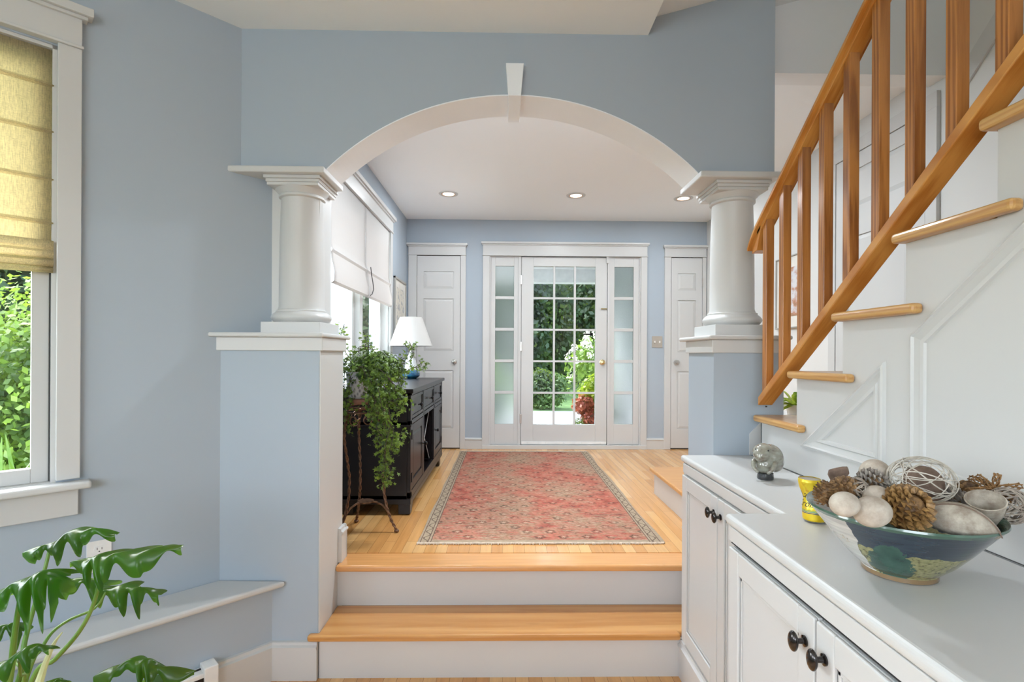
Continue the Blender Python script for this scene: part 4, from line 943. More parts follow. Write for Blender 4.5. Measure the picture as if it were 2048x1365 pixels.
def twist_leg(ex, ey):
    g = G(); dx, dy = ex - sx, ey - sy_; l = math.hypot(dx, dy); dx /= l; dy /= l
    R_ = [(0.115, ZP - 0.07), (0.135, ZP - 0.15), (0.140, ZP - 0.22), (0.120, ZP - 0.33), (0.105, ZP - 0.43), (0.108, 0.62), (0.125, 0.54), (0.150, 0.47), (l, ZU + 0.012)]
    pts = []
    for i in range(len(R_) - 1):
        for s in range(8):
            f = s / 8; r0, z0 = R_[i]; r1, z1 = R_[i + 1]; pts.append((r0 + (r1 - r0) * f, z0 + (z1 - z0) * f))
    pts.append(R_[-1])
    for ph in (0, PI):
        P3 = []
        for i, (r, z) in enumerate(pts):
            a = i * 0.9 + ph; off = 0.0042
            P3.append((sx + dx * (r + off * math.cos(a)) - dy * off * math.sin(a), sy_ + dy * (r + off * math.cos(a)) + dx * off * math.sin(a), z))
        g.tube(P3, 0.0050, 6)
    g.ball((sx + dx * l, sy_ + dy * l, ZU + 0.009), (0.014, 0.014, 0.009), 12, 8)
    return g
for e in ends: twist_leg(*e).build('leg', 'rust_iron', pst, smooth=True)
g = G(); hub = Vector((sx, sy_, 0.572)); g.lathe((sx, sy_, 0.568), [(0, 0), (0.045, 0), (0.045, 0.008), (0, 0.012)], 20)
for ex, ey in ends:
    dx, dy = ex - sx, ey - sy_; l = math.hypot(dx, dy); dx /= l; dy /= l
    g.tube([(sx + dx * r, sy_ + dy * r, z) for r, z in ((0.02, 0.572), (0.06, 0.570), (0.10, 0.553), (0.125, 0.525), (0.140, 0.492))], 0.006, 6)
g.build('brace', 'rust_iron', pst, smooth=True)
px_, py_ = -0.825, 2.935
iv = thing('potted_ivy', 'bushy trailing ivy in a mottled grey pot on the iron stand', 'plant', (px_, py_, ZP))
G().lathe((px_, py_, ZP), [(0.0, 0.001), (0.062, 0.001), (0.070, 0.02), (0.077, 0.13), (0.080, 0.150), (0.073, 0.150), (0.070, 0.125), (0.0, 0.125)], 36).build('pot', 'pot_mottled', iv, smooth=True)
G().lathe((px_, py_, ZP), [(0.0, 0.127), (0.071, 0.127)], 24).build('soil', 'soil', iv)
IVY = [(0, 1.0), (0.22, 0.42), (0.75, 0.55), (0.42, 0.10), (0.62, -0.42), (0.12, -0.22), (0, -0.35), (-0.12, -0.22), (-0.62, -0.42), (-0.42, 0.10), (-0.75, 0.55), (-0.22, 0.42)]
def ivy_leaf(g, p, nrm, up, s):
    nrm = Vector(nrm).normalized(); up = Vector(up); x = up.cross(nrm)
    x = x.normalized() if x.length > 1e-4 else nrm.orthogonal().normalized(); y = nrm.cross(x)
    vs = [tuple(p)] + [tuple(p + x * (a * s) + y * (b2 * s) - nrm * (0.22 * s * (a * a + b2 * b2))) for a, b2 in IVY]
    g.add(vs, [(0, i + 1, (i + 1) % 12 + 1) for i in range(12)])
vines = G(); leaves = G()
def vine(pts, dens=0.016, s=0.022, spread=0.03):
    P = [Vector(p) for p in pts]; sm = []
    for i in range(len(P) - 1):
        p0 = P[max(i - 1, 0)]; p1 = P[i]; p2 = P[i + 1]; p3 = P[min(i + 2, len(P) - 1)]
        for k in range(8):
            t = k / 8; sm.append(0.5 * ((2 * p1) + (p2 - p0) * t + (2 * p0 - 5 * p1 + 4 * p2 - p3) * t * t + (3 * p1 - p0 - 3 * p2 + p3) * t ** 3))
    sm.append(P[-1]); vines.tube(sm, 0.0018, 5)
    acc = 0
    for i in range(1, len(sm)):
        acc += (sm[i] - sm[i - 1]).length
        while acc > dens:
            acc -= dens
            off = Vector((random.gauss(0, 1), random.gauss(0, 1), random.gauss(0, 0.8))) * spread * 0.6
            p = sm[i] + off; ctr = Vector((px_, py_, 1.2)); nd = Vector((random.gauss(0, 0.6), random.gauss(-0.5, 0.6), random.gauss(0.5, 0.5))) + (p - ctr).normalized() * 0.6
            ivy_leaf(leaves, p, nd, Vector((random.gauss(0, 0.5), random.gauss(0, 0.5), -1)), s * random.uniform(0.55, 1.25))
def fromp(l): return [at(a, b2, Y=c2) for a, b2, c2 in l]
O = (722, 745, 2.92)
paths = [
    [O, (735, 705, 2.9), (738, 682, 2.9), (734, 672, 2.9)], [O, (728, 712, 2.95), (740, 690, 2.95)], [O, (705, 712, 3.0), (690, 690, 3.05), (688, 652, 3.1)],
    [O, (695, 720, 2.9), (688, 760, 2.9), (690, 800, 2.88)], [O, (760, 715, 2.9), (765, 735, 2.88), (778, 760, 2.85)], [O, (750, 720, 2.9), (790, 722, 2.9), (815, 712, 2.9), (817, 690, 2.9)],
    [O, (760, 740, 2.9), (800, 745, 2.92), (830, 735, 2.95), (848, 722, 2.95)], [O, (745, 745, 2.8), (760, 790, 2.78), (752, 840, 2.77), (762, 890, 2.77), (775, 930, 2.77), (766, 965, 2.77)],
    [O, (750, 750, 2.82), (775, 800, 2.8), (795, 800, 2.8), (815, 802, 2.82)], [O, (740, 760, 2.8), (765, 820, 2.76), (775, 870, 2.76), (790, 890, 2.76), (797, 880, 2.77), (800, 868, 2.77)],
    [O, (745, 765, 2.8), (748, 820, 2.78), (758, 870, 2.77), (785, 905, 2.77)], [O, (770, 760, 2.84), (800, 790, 2.84), (802, 760, 2.86)], [O, (702, 760, 2.85), (697, 800, 2.85), (695, 850, 2.85), (688, 868, 2.85)],
    [O, (712, 735, 2.82), (735, 740, 2.78), (745, 780, 2.76)], [O, (740, 730, 2.82), (770, 750, 2.8), (790, 780, 2.8), (782, 810, 2.8)], [O, (755, 770, 2.8), (780, 830, 2.77), (772, 900, 2.76), (762, 950, 2.76), (772, 968, 2.76)],
    [O, (715, 720, 2.9), (722, 700, 2.9), (748, 700, 2.92)], [O, (690, 740, 3.0), (688, 720, 3.0)], [O, (730, 760, 2.78), (750, 800, 2.75), (740, 830, 2.76)],
    [O, (760, 725, 2.86), (785, 740, 2.86), (805, 755, 2.86)], [O, (765, 765, 2.8), (800, 820, 2.8), (795, 790, 2.8)],
]
for p in paths: vine(fromp(p), 0.0052, 0.0185, 0.036)
for p in paths[:]:
    q_ = [(a + random.uniform(-12, 12), b2 + random.uniform(-10, 10), c2 + random.uniform(-0.05, 0.03)) for a, b2, c2 in p]; q_[0] = O; vine(fromp(q_), 0.009, 0.015, 0.036)
ctr = at(750, 748, Y=2.88)
for i in range(1300):        # dense crown
    a = random.uniform(0, 2 * PI); e = random.uniform(-0.3, 1.3); r = random.uniform(0.6, 1.0)
    d = Vector((math.cos(a) * math.cos(e), math.sin(a) * math.cos(e), math.sin(e)))
    p = ctr + Vector((d.x * 0.18 * r, d.y * 0.11 * r, d.z * 0.14 * r))
    if p.x < -0.80 and p.z < 1.33 and p.y < 2.95: continue
    ivy_leaf(leaves, p, d + Vector((0, -0.2, 0.3)), Vector((random.gauss(0, 0.4), 0, -1)), 0.018 * random.uniform(0.6, 1.2))
vines.build('stems', 'bark', iv, smooth=True); leaves.build('foliage', 'ivy_leaf', iv)

# ------------------------------------------------------------------ split-leaf philodendron at the lower left
ph = thing('potted_philodendron', 'split-leaf philodendron with long stalks in the lower left corner', 'plant', (-1.24, 1.25, 0))
G().lathe((-1.24, 1.25, 0), [(0.0, 0.0), (0.12, 0.0), (0.13, 0.02), (0.165, 0.30), (0.17, 0.33), (0.155, 0.33), (0.15, 0.29), (0.0, 0.29)], 36).build('pot', 'terracotta', ph, smooth=True)
G().lathe((-1.24, 1.25, 0), [(0.0, 0.295), (0.152, 0.295)], 24).build('soil', 'soil', ph)
def catmull(P, n=8):
    P = [Vector(p) for p in P]; sm = []
    for i in range(len(P) - 1):
        p0 = P[max(i - 1, 0)]; p1 = P[i]; p2 = P[i + 1]; p3 = P[min(i + 2, len(P) - 1)]
        for k in range(n):
            t = k / n; sm.append(0.5 * ((2 * p1) + (p2 - p0) * t + (2 * p0 - 5 * p1 + 4 * p2 - p3) * t * t + (3 * p1 - p0 - 3 * p2 + p3) * t ** 3))
    sm.append(P[-1]); return sm
def lobed(mid, W, lobes=4, hang=0.9, hang_far=0.5, pinch=0.74, phase=0.0, near=(0.15, -1, 0)):
    """leaf blade folded along its midrib; lobes droop on the near and far side"""
    P = catmull(mid, 12); n = len(P) - 1; g = G(); nv = 8; vs = []; s1, s2 = random.uniform(0, 6), random.uniform(0, 6)
    for i, p in enumerate(P):
        u = i / n; env = math.sin(PI * (0.06 + 0.90 * u)) ** 0.55
        def lob(u, sd, far):
            uu = u + 0.045 * math.sin(6.5 * u + sd) + (0.06 if far else 0)
            ph_ = uu * lobes + phase; amp = 0.82 + 0.30 * math.sin(2.3 * int(ph_ + 0.5) + sd)
            return max(0.16, amp * (1 - pinch * (0.5 + 0.5 * math.cos(2 * PI * ph_)) ** 2.2))
        lo2 = (lob(u, s1, False), lob(u, s2, True))
        nr = Vector(near).normalized(); t = (P[min(i + 1, n)] - P[max(i - 1, 0)]).normalized()
        for k in range(-nv, nv + 1):
            v_ = k / nv; wd = W * 1.06 * env * lo2[0 if v_ > 0 else 1] * abs(v_); hg = hang if v_ > 0 else hang_far
            bend = min(1.2, hg * abs(v_) ** 0.8)
            off = nr * (wd * math.cos(bend) * (1 if v_ > 0 else -1)) + Vector((0, 0, -1)) * (wd * math.sin(bend)) + t * (wd * 0.35)
            vs.append(tuple(p + off + Vector((0, 0, 0.003 * math.sin(u * 25 + v_ * 4)))))
    m_ = 2 * nv + 1
    g.add(vs, [(i * m_ + k, i * m_ + k + 1, (i + 1) * m_ + k + 1, (i + 1) * m_ + k) for i in range(n) for k in range(m_ - 1)])
    return g
def leaf_part(pts, Y, W, **k):
    mid = [at(a, b2, Y=Y + (c2[0] if c2 else 0)) for a, b2, *c2 in pts]
    o = lobed(mid, W, **k).build('leaf', 'philodendron_leaf', ph, smooth=True, ang=80)
    md = o.modifiers.new('sub', 'SUBSURF'); md.levels = 1; md.render_levels = 1
leaf_part([(45, 1108), (72, 1096), (101, 1088), (143, 1063), (186, 1059), (230, 1068)], 1.34, 0.066, lobes=3.5, hang=1.3, hang_far=0.3)
leaf_part([(140, 1126), (175, 1120), (202, 1111), (245, 1107), (300, 1100), (362, 1094)], 1.26, 0.085, lobes=3.5, hang=1.15, hang_far=0.25)
leaf_part([(-30, 1200), (5, 1178), (45, 1161), (81, 1146), (104, 1158), (118, 1196)], 1.18, 0.115, lobes=4.0, hang=1.45, hang_far=0.5)
leaf_part([(120, 1166), (160, 1160), (190, 1166), (214, 1180), (250, 1172), (285, 1178), (317, 1190)], 1.42, 0.075, lobes=4.5, hang=1.2, hang_far=0.2, pinch=0.8)
leaf_part([(-30, 1262), (0, 1254), (25, 1250), (45, 1262)], 1.35, 0.05, lobes=2, hang=1.3)
leaf_part([(-20, 1335), (15, 1322), (45, 1300), (70, 1294), (99, 1298)], 1.1, 0.05, lobes=2.5, hang=1.2)
leaf_part([(187, 1355), (233, 1332), (272, 1318), (300, 1322), (335, 1336), (388, 1342)], 1.2, 0.055, lobes=4, hang=1.0, hang_far=0.8, pinch=0.5)
leaf_part([(80, 1372), (110, 1362), (132, 1366)], 1.1, 0.035, lobes=1.5, hang=1.0)
def stalk(pts, Y, r0, r1, mat='stalk_green'):
    n = len(pts); Y0 = 1.25
    P = [at(a, b2, Y=Y + (Y0 - Y) * i / (n)) for i, (a, b2) in enumerate(pts)]
    P.append(Vector((-1.24 + random.uniform(-0.03, 0.03), 1.25 + random.uniform(-0.03, 0.03), 0.29)))
    sm = catmull(P, 6); k = len(sm)
    G().tube(sm, [r1 + (r0 - r1) * i / (k - 1) for i in range(k)], 10).build('stalk', mat, ph, smooth=True)
stalk([(101, 1092), (90, 1138), (64, 1230), (48, 1292), (38, 1360)], 1.34, 0.007, 0.0035)
stalk([(206, 1118), (190, 1200), (160, 1262), (110, 1320), (62, 1366)], 1.26, 0.006, 0.004)
stalk([(47, 1163), (36, 1225), (27, 1290), (18, 1365)], 1.18, 0.008, 0.0045)
stalk([(214, 1181), (190, 1217), (140, 1240), (105, 1265), (82, 1300), (56, 1350)], 1.42, 0.005, 0.003)
stalk([(40, 1312), (40, 1350), (42, 1380)], 1.1, 0.004, 0.003)
stalk([(292, 1320), (285, 1350), (265, 1385)], 1.2, 0.004, 0.0025)
stalk([(20, 1258), (30, 1320), (45, 1375)], 1.35, 0.004, 0.003)
g = G(); P = catmull([at(76, 1375, Y=1.15), at(90, 1330, Y=1.16), at(108, 1288, Y=1.17), at(125, 1265, Y=1.18)], 6)
g.tube(P, [0.008 * (1 - i / (len(P) - 0.5)) + 0.0008 for i in range(len(P))], 8).build('spike', 'pale_spike', ph, smooth=True, label='pale unopened leaf sheath')

# ------------------------------------------------------------------ things on the counter
# bowl
bx, by = 0.792, 1.022
bw = thing('pottery_bowl', 'large glazed bowl in white, blue and khaki on the counter', 'bowl', (bx, by, ZK))
pf = [(0.0, 0.0), (0.060, 0.0), (0.064, 0.002), (0.064, 0.012), (0.068, 0.015), (0.090, 0.035), (0.115, 0.065), (0.138, 0.095), (0.156, 0.118), (0.163, 0.126), (0.162, 0.130), (0.156, 0.128), (0.146, 0.112), (0.128, 0.090), (0.104, 0.062), (0.078, 0.036), (0.050, 0.022), (0.0, 0.020)]
G().lathe((bx, by, ZK), pf, 72).build('bowl_body', 'bowl_glaze', bw, smooth=True, ang=50)
g = G()
def bowl_pt(s, z, off=0.0008):
    ca, sa = math.cos(math.radians(-37.8)), math.sin(math.radians(-37.8))
    for i in range(len(pf) - 1):
        if 3 <= i <= 9 and pf[i][1] <= z <= pf[i + 1][1]:
            r = pf[i][0] + (pf[i + 1][0] - pf[i][0]) * (z - pf[i][1]) / (pf[i + 1][1] - pf[i][1]); break
    d = -math.sqrt(max(0, r * r - s * s)) - off
    return (bx + s * ca - d * sa, by + s * sa + d * ca, ZK + z)
g.tube([bowl_pt(s, z) for s, z in ((-0.094, 0.078), (-0.089, 0.081), (-0.087, 0.076), (-0.091, 0.073), (-0.085, 0.074), (-0.081, 0.077), (-0.080, 0.072), (-0.084, 0.068), (-0.078, 0.069))], 0.0006, 5).build('incised_mark', 'pod_grey', bw)

def rnd_rot(): return Matrix.Rotation(random.uniform(0, 6.28), 3, 'Z') @ Matrix.Rotation(random.uniform(-0.6, 0.6), 3, 'X')
def dried_ball(px, py, Y, r, mat, label, cat, sq=(1, 1, 1)):
    c = at(px, py, Y=Y); o = G().ball(tuple(c), (r * sq[0], r * sq[1], r * sq[2]), 28, 18, rnd_rot()).build('dried_fruit', mat, smooth=True, ang=80); return tag(o, label, cat, 'dried fruits in the bowl')
dried_ball(1689, 1009, 0.905, 0.0245, 'dried_fruit', 'smooth pale dried fruit nearest the left rim of the bowl', 'dried fruit', (1, 1, 0.85))
dried_ball(1744, 1024, 0.905, 0.0300, 'dried_fruit', 'largest pale dried fruit at the front rim, left of the golden cone', 'dried fruit', (1.05, 1, 0.9))
dried_ball(1754, 1000, 0.960, 0.0265, 'dried_fruit', 'pale dried fruit tucked behind the two front ones', 'dried fruit')
dried_ball(1750, 947, 1.07, 0.029, 'dried_fruit', 'round pinkish dried fruit at the back beside the rattan ball', 'dried fruit')
dried_ball(1845, 968, 1.03, 0.036, 'seed_brown', 'brown dried fruit seen inside the white rattan ball', 'dried fruit')
dried_ball(1800, 1010, 1.01, 0.028, 'seed_brown', 'brown dried fruit deep in the middle of the bowl', 'dried fruit')
dried_ball(1880, 1025, 0.985, 0.026, 'seed_brown', 'small brown dried fruit under the rattan ball', 'dried fruit')
dried_ball(1940, 1010, 1.06, 0.030, 'seed_brown', 'brown dried fruit under the twig star', 'dried fruit')
def cone(px, py, Y, axis, L, R_, mat, label, n=90, sc=1.0):
    c = at(px, py, Y=Y); ax = Vector(axis).normalized(); u = ax.orthogonal().normalized(); v_ = ax.cross(u)
    t = thing('pine_cone', label, 'pine cone', tuple(c), 'pine cones in the bowl')
    rot = Matrix((u, v_, ax)).transposed()
    G().ball(tuple(c), (R_ * 0.72, R_ * 0.72, L * 0.46), 16, 10, rot).build('core', 'cone_dark', t)
    g = G()
    for i in range(n):
        f = (i + 0.5) / n; a = i * 2.39996; z = (f - 0.5) * L; r = R_ * math.sin(PI * (0.08 + 0.86 * f)) ** 0.6
        rad = u * math.cos(a) + v_ * math.sin(a); p = c + ax * z + rad * r * 0.82
        out = (rad + ax * (0.9 * (f - 0.35))).normalized(); side = ax.cross(rad).normalized(); upv = out.cross(side)
        s = R_ * 0.30 * (0.75 + 0.5 * math.sin(PI * f)) * sc
        vs = [p - side * s * 0.5 - upv * s * 0.25, p + side * s * 0.5 - upv * s * 0.25, p + side * s * 0.6 + out * s * 0.9, p - side * s * 0.6 + out * s * 0.9, p + out * s * 1.15 + upv * s * 0.3, p + upv * s * 0.35]
        g.add([tuple(x) for x in vs], [(0, 1, 2, 3), (3, 2, 4), (0, 3, 5), (3, 4, 5), (4, 2, 5), (2, 1, 5), (1, 0, 5)])
    g.build('scales', mat, t)
cone(1813, 1017, 0.925, (0.1, -0.75, 0.6), 0.066, 0.036, 'cone_gold', 'large golden pine cone at the centre front of the bowl', 130, 1.0)
cone(1651, 988, 0.955, (0.2, -0.1, 0.9), 0.044, 0.018, 'cone_dark', 'brown pine cone leaning on the left rim', 70, 1.1)
cone(1686, 977, 0.985, (0.9, 0.2, 0.2), 0.056, 0.019, 'cone_dark', 'long brown pine cone lying behind the leftmost fruit', 80, 1.1)
cone(1742, 968, 1.02, (0.5, -0.6, 0.5), 0.050, 0.024, 'cone_frost', 'frosted grey pine cone below the pinkish fruit', 80, 1.3)
cone(1905, 1003, 1.0, (0.8, -0.2, 0.4), 0.046, 0.022, 'cone_frost', 'frosted pine cone right of the rattan ball', 70, 1.3)
cone(1932, 990, 1.03, (0.6, 0.6, 0.3), 0.050, 0.022, 'cone_dark', 'dark pine cone under the twig star', 70, 1.2)
def wicker(px, py, Y, R_, mat, label, n=26, th=0.0012, sq=0.8):
    c = at(px, py, Y=Y); g = G()
    for i in range(n):
        ax = Vector((random.gauss(0, 1), random.gauss(0, 1), random.gauss(0, 1))).normalized(); u = ax.orthogonal().normalized(); v_ = ax.cross(u)
        off = random.uniform(-0.45, 0.45); rr = math.sqrt(1 - off * off) * R_ * random.uniform(0.9, 1.03); w1_ = random.uniform(0, 6)
        pts = []
        for k in range(30):
            a = 2 * PI * k / 30; p = u * math.cos(a) * rr + v_ * math.sin(a) * rr + ax * (off * R_ + 0.05 * R_ * math.sin(3 * a + w1_)); pts.append(c + Vector((p.x, p.y, p.z * sq)))
        g.tube(pts, th * random.uniform(0.7, 1.3), 5, True)
    return tag(g.build('wicker_ball', mat, smooth=True), label, 'wicker ball', 'wicker balls in the bowl')
wicker(1843, 960, 1.0, 0.056, 'twig_white', 'large loose white rattan ball on top of the bowl', 22, 0.0010, 0.78)
wicker(1712, 979, 0.985, 0.022, 'twig_grey', 'small grey twig ball between the brown cone and frosted cone', 24, 0.0011, 1)
wicker(2018, 1012, 0.97, 0.034, 'twig_grey', 'grey twig ball at the right rim of the bowl', 26, 0.0014, 1)
# big half pod, cup pod, upright pod
def pod(px, py, Y, rad, rot, mat, name, label):
    c = at(px, py, Y=Y); t = thing(name, label, 'seed pod', tuple(c))
    g = G(); vs = []; nu, nv = 28, 12
    for i in range(nu + 1):
        u = i / nu; x = (u - 0.5) * 2; w_ = (1 - abs(x) ** 1.9) ** 0.75 if abs(x) < 1 else 0
        for j in range(nv):
            a = 2 * PI * j / nv; vs.append((x * rad[0], math.cos(a) * w_ * rad[1], math.sin(a) * w_ * rad[2] * (1.0 if math.sin(a) > 0 else 0.5)))
    vs = [tuple(c + rot @ Vector(p)) for p in vs]
    g.add(vs, [(i * nv + j, i * nv + (j + 1) % nv, (i + 1) * nv + (j + 1) % nv, (i + 1) * nv + j) for i in range(nu) for j in range(nv)])
    g.build('shell', mat, t, smooth=True, ang=70); return t, c
rt = Matrix.Rotation(math.radians(-42), 3, 'Z') @ Matrix.Rotation(math.radians(8), 3, 'Y')
t, c = pod(1915, 1050, 0.915, (0.060, 0.034, 0.040), rt, 'pod_grey', 'seed_pod', 'big pale almond-shaped pod lying on the front right rim')
g = G(); g.tube([tuple(c + rt @ Vector(((i / 20 - 0.5) * 0.118, -0.010 - 0.012 * math.sin(PI * i / 20), 0.040 * (1 - abs(i / 20 * 2 - 1) ** 1.9) ** 0.75))) for i in range(21)], 0.0012, 5).build('seam', 'seed_brown', t)
c = at(1972, 1022, Y=0.93); t = thing('seed_cup', 'open cup-shaped dried pod standing beside the big pod', 'seed pod', tuple(c))
rot = Matrix.Rotation(math.radians(-35), 3, 'X') @ Matrix.Rotation(math.radians(-28), 3, 'Y')
rot = Vector((-0.42, -0.40, 0.80)).normalized().to_track_quat('Z', 'Y').to_matrix()
g = G(T=lambda x, y, z: tuple(c + rot @ Vector((x, y, z)))); g.lathe((0, 0, 0), [(0.0, -0.042), (0.012, -0.038), (0.024, -0.005), (0.030, 0.028), (0.028, 0.029), (0.022, 0.0), (0.010, -0.03), (0.0, -0.034)], 28, ry=0.85)
g.build('shell', 'pod_grey', t, smooth=True, ang=60)
c = at(1677, 958, Y=1.06); t = thing('seed_pod', 'thin brown winged pod standing up at the back left of the bowl', 'seed pod', tuple(c))
def ip(px, py): return tuple(at(px, py, Y=1.06))
g = G(); g.prism([ip(*p) for p in ((1668, 975), (1657, 954), (1659, 945), (1668, 942), (1688, 938), (1697, 938), (1699, 948), (1692, 958), (1686, 963), (1682, 975))], (0.004, 0.010, 0.003)).build('shell', 'seed_brown', t, bevel=0.001, seg=2)
# twig star
c = at(1988, 978, Y=1.0); g = G()
right = RC @ Vector((1, 0, 0)); upw = Vector((0, 0, 1)); fw = Vector((0.6, 0.8, 0))
for ang, ln in ((0.12, 0.075), (1.45, 0.042), (-0.55, 0.060), (2.3, 0.05)):
    d = right * math.cos(ang) * 0.9 + upw * math.sin(ang) * 0.6 + fw * 0.2 * math.sin(ang * 3); d.normalize(); nn = d.cross(Vector((0, 0, 1)) if abs(d.z) < 0.8 else right).normalized(); n2 = d.cross(nn)
    for i in range(5):
        a = 2 * PI * i / 5; pts = [c + d * (ln * (k / 8 - 0.5) * 1.5) + (nn * math.cos(a + k * 0.7) + n2 * math.sin(a + k * 0.7)) * 0.0055 for k in range(9)]
        g.tube(pts, 0.0014, 5)
    for k in range(6):
        p = c + d * (ln * (k / 5 - 0.5) * 1.4); g.tube([p + nn * 0.007, p + n2 * 0.007, p - nn * 0.007, p - n2 * 0.007], 0.0011, 4, True)
tag(g.build('twig_star', 'twig_brown', smooth=True), 'brown woven twig star on the right side of the bowl', 'ornament')

# manatee figurine
mc = at(1538, 962, Z=ZK); mx, my = mc.x, mc.y + 0.025
mt = thing('manatee_figurine', 'polished stone manatee figurine on a small dark base on the counter', 'figurine', (mx, my, ZK))
G().lathe((mx, my, ZK), [(0.0, 0.0), (0.026, 0.0), (0.028, 0.004), (0.026, 0.022), (0.022, 0.024), (0.0, 0.024)], 28).build('base', 'base_dark_stone', mt, smooth=True)
fwd = Vector((-mx, -my, 0)).normalized(); fwd = (Matrix.Rotation(math.radians(-12), 3, 'Z') @ fwd); rgt = Vector((-fwd.y, fwd.x, 0)); zz = Vector((0, 0, 1))
def mpos(r_, f_, z_): return Vector((mx, my, ZK)) + rgt * r_ + fwd * f_ + zz * z_
g = G(); Mf = Matrix((rgt, fwd, zz)).transposed()
for (r_, f_, z_, R_) in ((0.008, -0.018, 0.073, (0.047, 0.044, 0.049)), (-0.006, 0.004, 0.096, (0.036, 0.036, 0.030)), (-0.008, 0.022, 0.088, (0.028, 0.028, 0.024)), (-0.008, 0.034, 0.080, (0.020, 0.017, 0.017)),
                        (0.0, 0.004, 0.048, (0.030, 0.026, 0.030)), (0.024, -0.030, 0.060, (0.030, 0.034, 0.038)), (0.002, -0.004, 0.034, (0.022, 0.022, 0.016))):
    g.ball(tuple(mpos(r_, f_, z_)), R_, 28, 18, Mf)
body = g.build('body', 'manatee_stone', mt, smooth=True, ang=180)
md = body.modifiers.new('remesh', 'REMESH'); md.mode = 'VOXEL'; md.voxel_size = 0.0022; md.use_smooth_shade = True
md = body.modifiers.new('smooth', 'SMOOTH'); md.factor = 0.6; md.iterations = 9
for s in (-1, 1):
    g = G(); P = [mpos(s * 0.030, 0.002, 0.072), mpos(s * 0.034, 0.020, 0.060), mpos(s * 0.030, 0.034, 0.044), mpos(s * 0.018, 0.038, 0.031)]
    P = catmull(P, 5); g.tube(P, [0.0085 - 0.004 * abs(i / (len(P) - 1) - 0.35) for i in range(len(P))], 12); g.ball(tuple(P[-1]), 0.0062, 12, 8)
    g.build('flipper', 'manatee_stone', mt, smooth=True, ang=80)
    G().ball(tuple(mpos(-0.005 + s * 0.020, 0.030, 0.106)), 0.0032, 12, 8).build('eye', 'ink', mt, smooth=True, label='small dark eye')
    G().ball(tuple(mpos(-0.007 + s * 0.006, 0.049, 0.083)), 0.0014, 8, 6).build('nostril', 'ink', mt)

# yellow can
cc = at(1632, 1046, Z=ZK); cx0, cy0 = cc.x + 0.004, cc.y + 0.012
can = thing('drink_can', 'crushed and twisted yellow drink can behind the bowl', 'can', (cx0, cy0, ZK))
def can_pt(a, z, off=0.0):
    """twisted, dented slim can"""
    zz_ = z / 0.112; r = 0.0285
    if zz_ < 0.06: r *= 0.86 + 2.3 * zz_
    if zz_ > 0.94: r *= 1 - 1.6 * (zz_ - 0.94)
    pin = math.exp(-((zz_ - 0.55) / 0.18) ** 2)
    r *= 1 - 0.13 * pin - 0.06 * pin * math.cos(3 * a + 1.2)
    r += off; lean = -0.016 * (zz_ ** 1.4) + 0.006 * pin
    return (cx0 + r * math.cos(a) + lean * 0.8, cy0 + r * math.sin(a) - lean * 0.2, ZK + z)
g = G(); nz, na = 40, 48; vs = [can_pt(2 * PI * k / na, 0.112 * i / nz) for i in range(nz + 1) for k in range(na)]
g.add(vs, [(i * na + k, i * na + (k + 1) % na, (i + 1) * na + (k + 1) % na, (i + 1) * na + k) for i in range(nz) for k in range(na)])
g.build('can_body', 'can_print', can, smooth=True, ang=60)
G().add([can_pt(2 * PI * k / na, 0.1105) for k in range(na)], [tuple(range(na))]).build('lid', 'nickel', can)
G().add([can_pt(2 * PI * k / na, 0.0) for k in range(na)] + [can_pt(2 * PI * k / na, 0.005, 0.0004) for k in range(na)], [tuple(range(na))] + [(k, (k + 1) % na, na + (k + 1) % na, na + k) for k in range(na)]).build('base_rim', 'nickel', can)
def wrap_text(txt, size, z, a_center, slant=0.0):
    cu = bpy.data.curves.new('t', 'FONT'); cu.body = txt; cu.size = size; cu.align_x = 'CENTER'; cu.resolution_u = 3; cu.shear = 0.25
    ob = bpy.data.objects.new('t', cu); col.objects.link(ob); bpy.context.view_layer.update()
    me = bpy.data.meshes.new_from_object(ob.evaluated_get(bpy.context.evaluated_depsgraph_get()))
    bm = bmesh.new(); bm.from_mesh(me); bmesh.ops.triangulate(bm, faces=bm.faces)
    bmesh.ops.subdivide_edges(bm, edges=[e for e in bm.edges if e.calc_length() > 0.004], cuts=2, use_grid_fill=False); bmesh.ops.triangulate(bm, faces=bm.faces)
    g = G(); vs = [can_pt(a_center + v_.co.x / 0.0285, z + v_.co.y + slant * v_.co.x, 0.0006) for v_ in bm.verts]; bm.verts.index_update()
    g.add(vs, [tuple(v_.index for v_ in f.verts) for f in bm.faces]); bm.free(); bpy.data.objects.remove(ob); bpy.data.meshes.remove(me)
    return g
acam = math.atan2(-cy0, -cx0)
wrap_text('La', 0.025, 0.063, acam - 1.05).build('lettering', 'ink', can, label='dark script lettering')
wrap_text('Croix', 0.025, 0.040, acam - 0.88, 0.05).build('lettering', 'ink', can, label='dark script lettering')

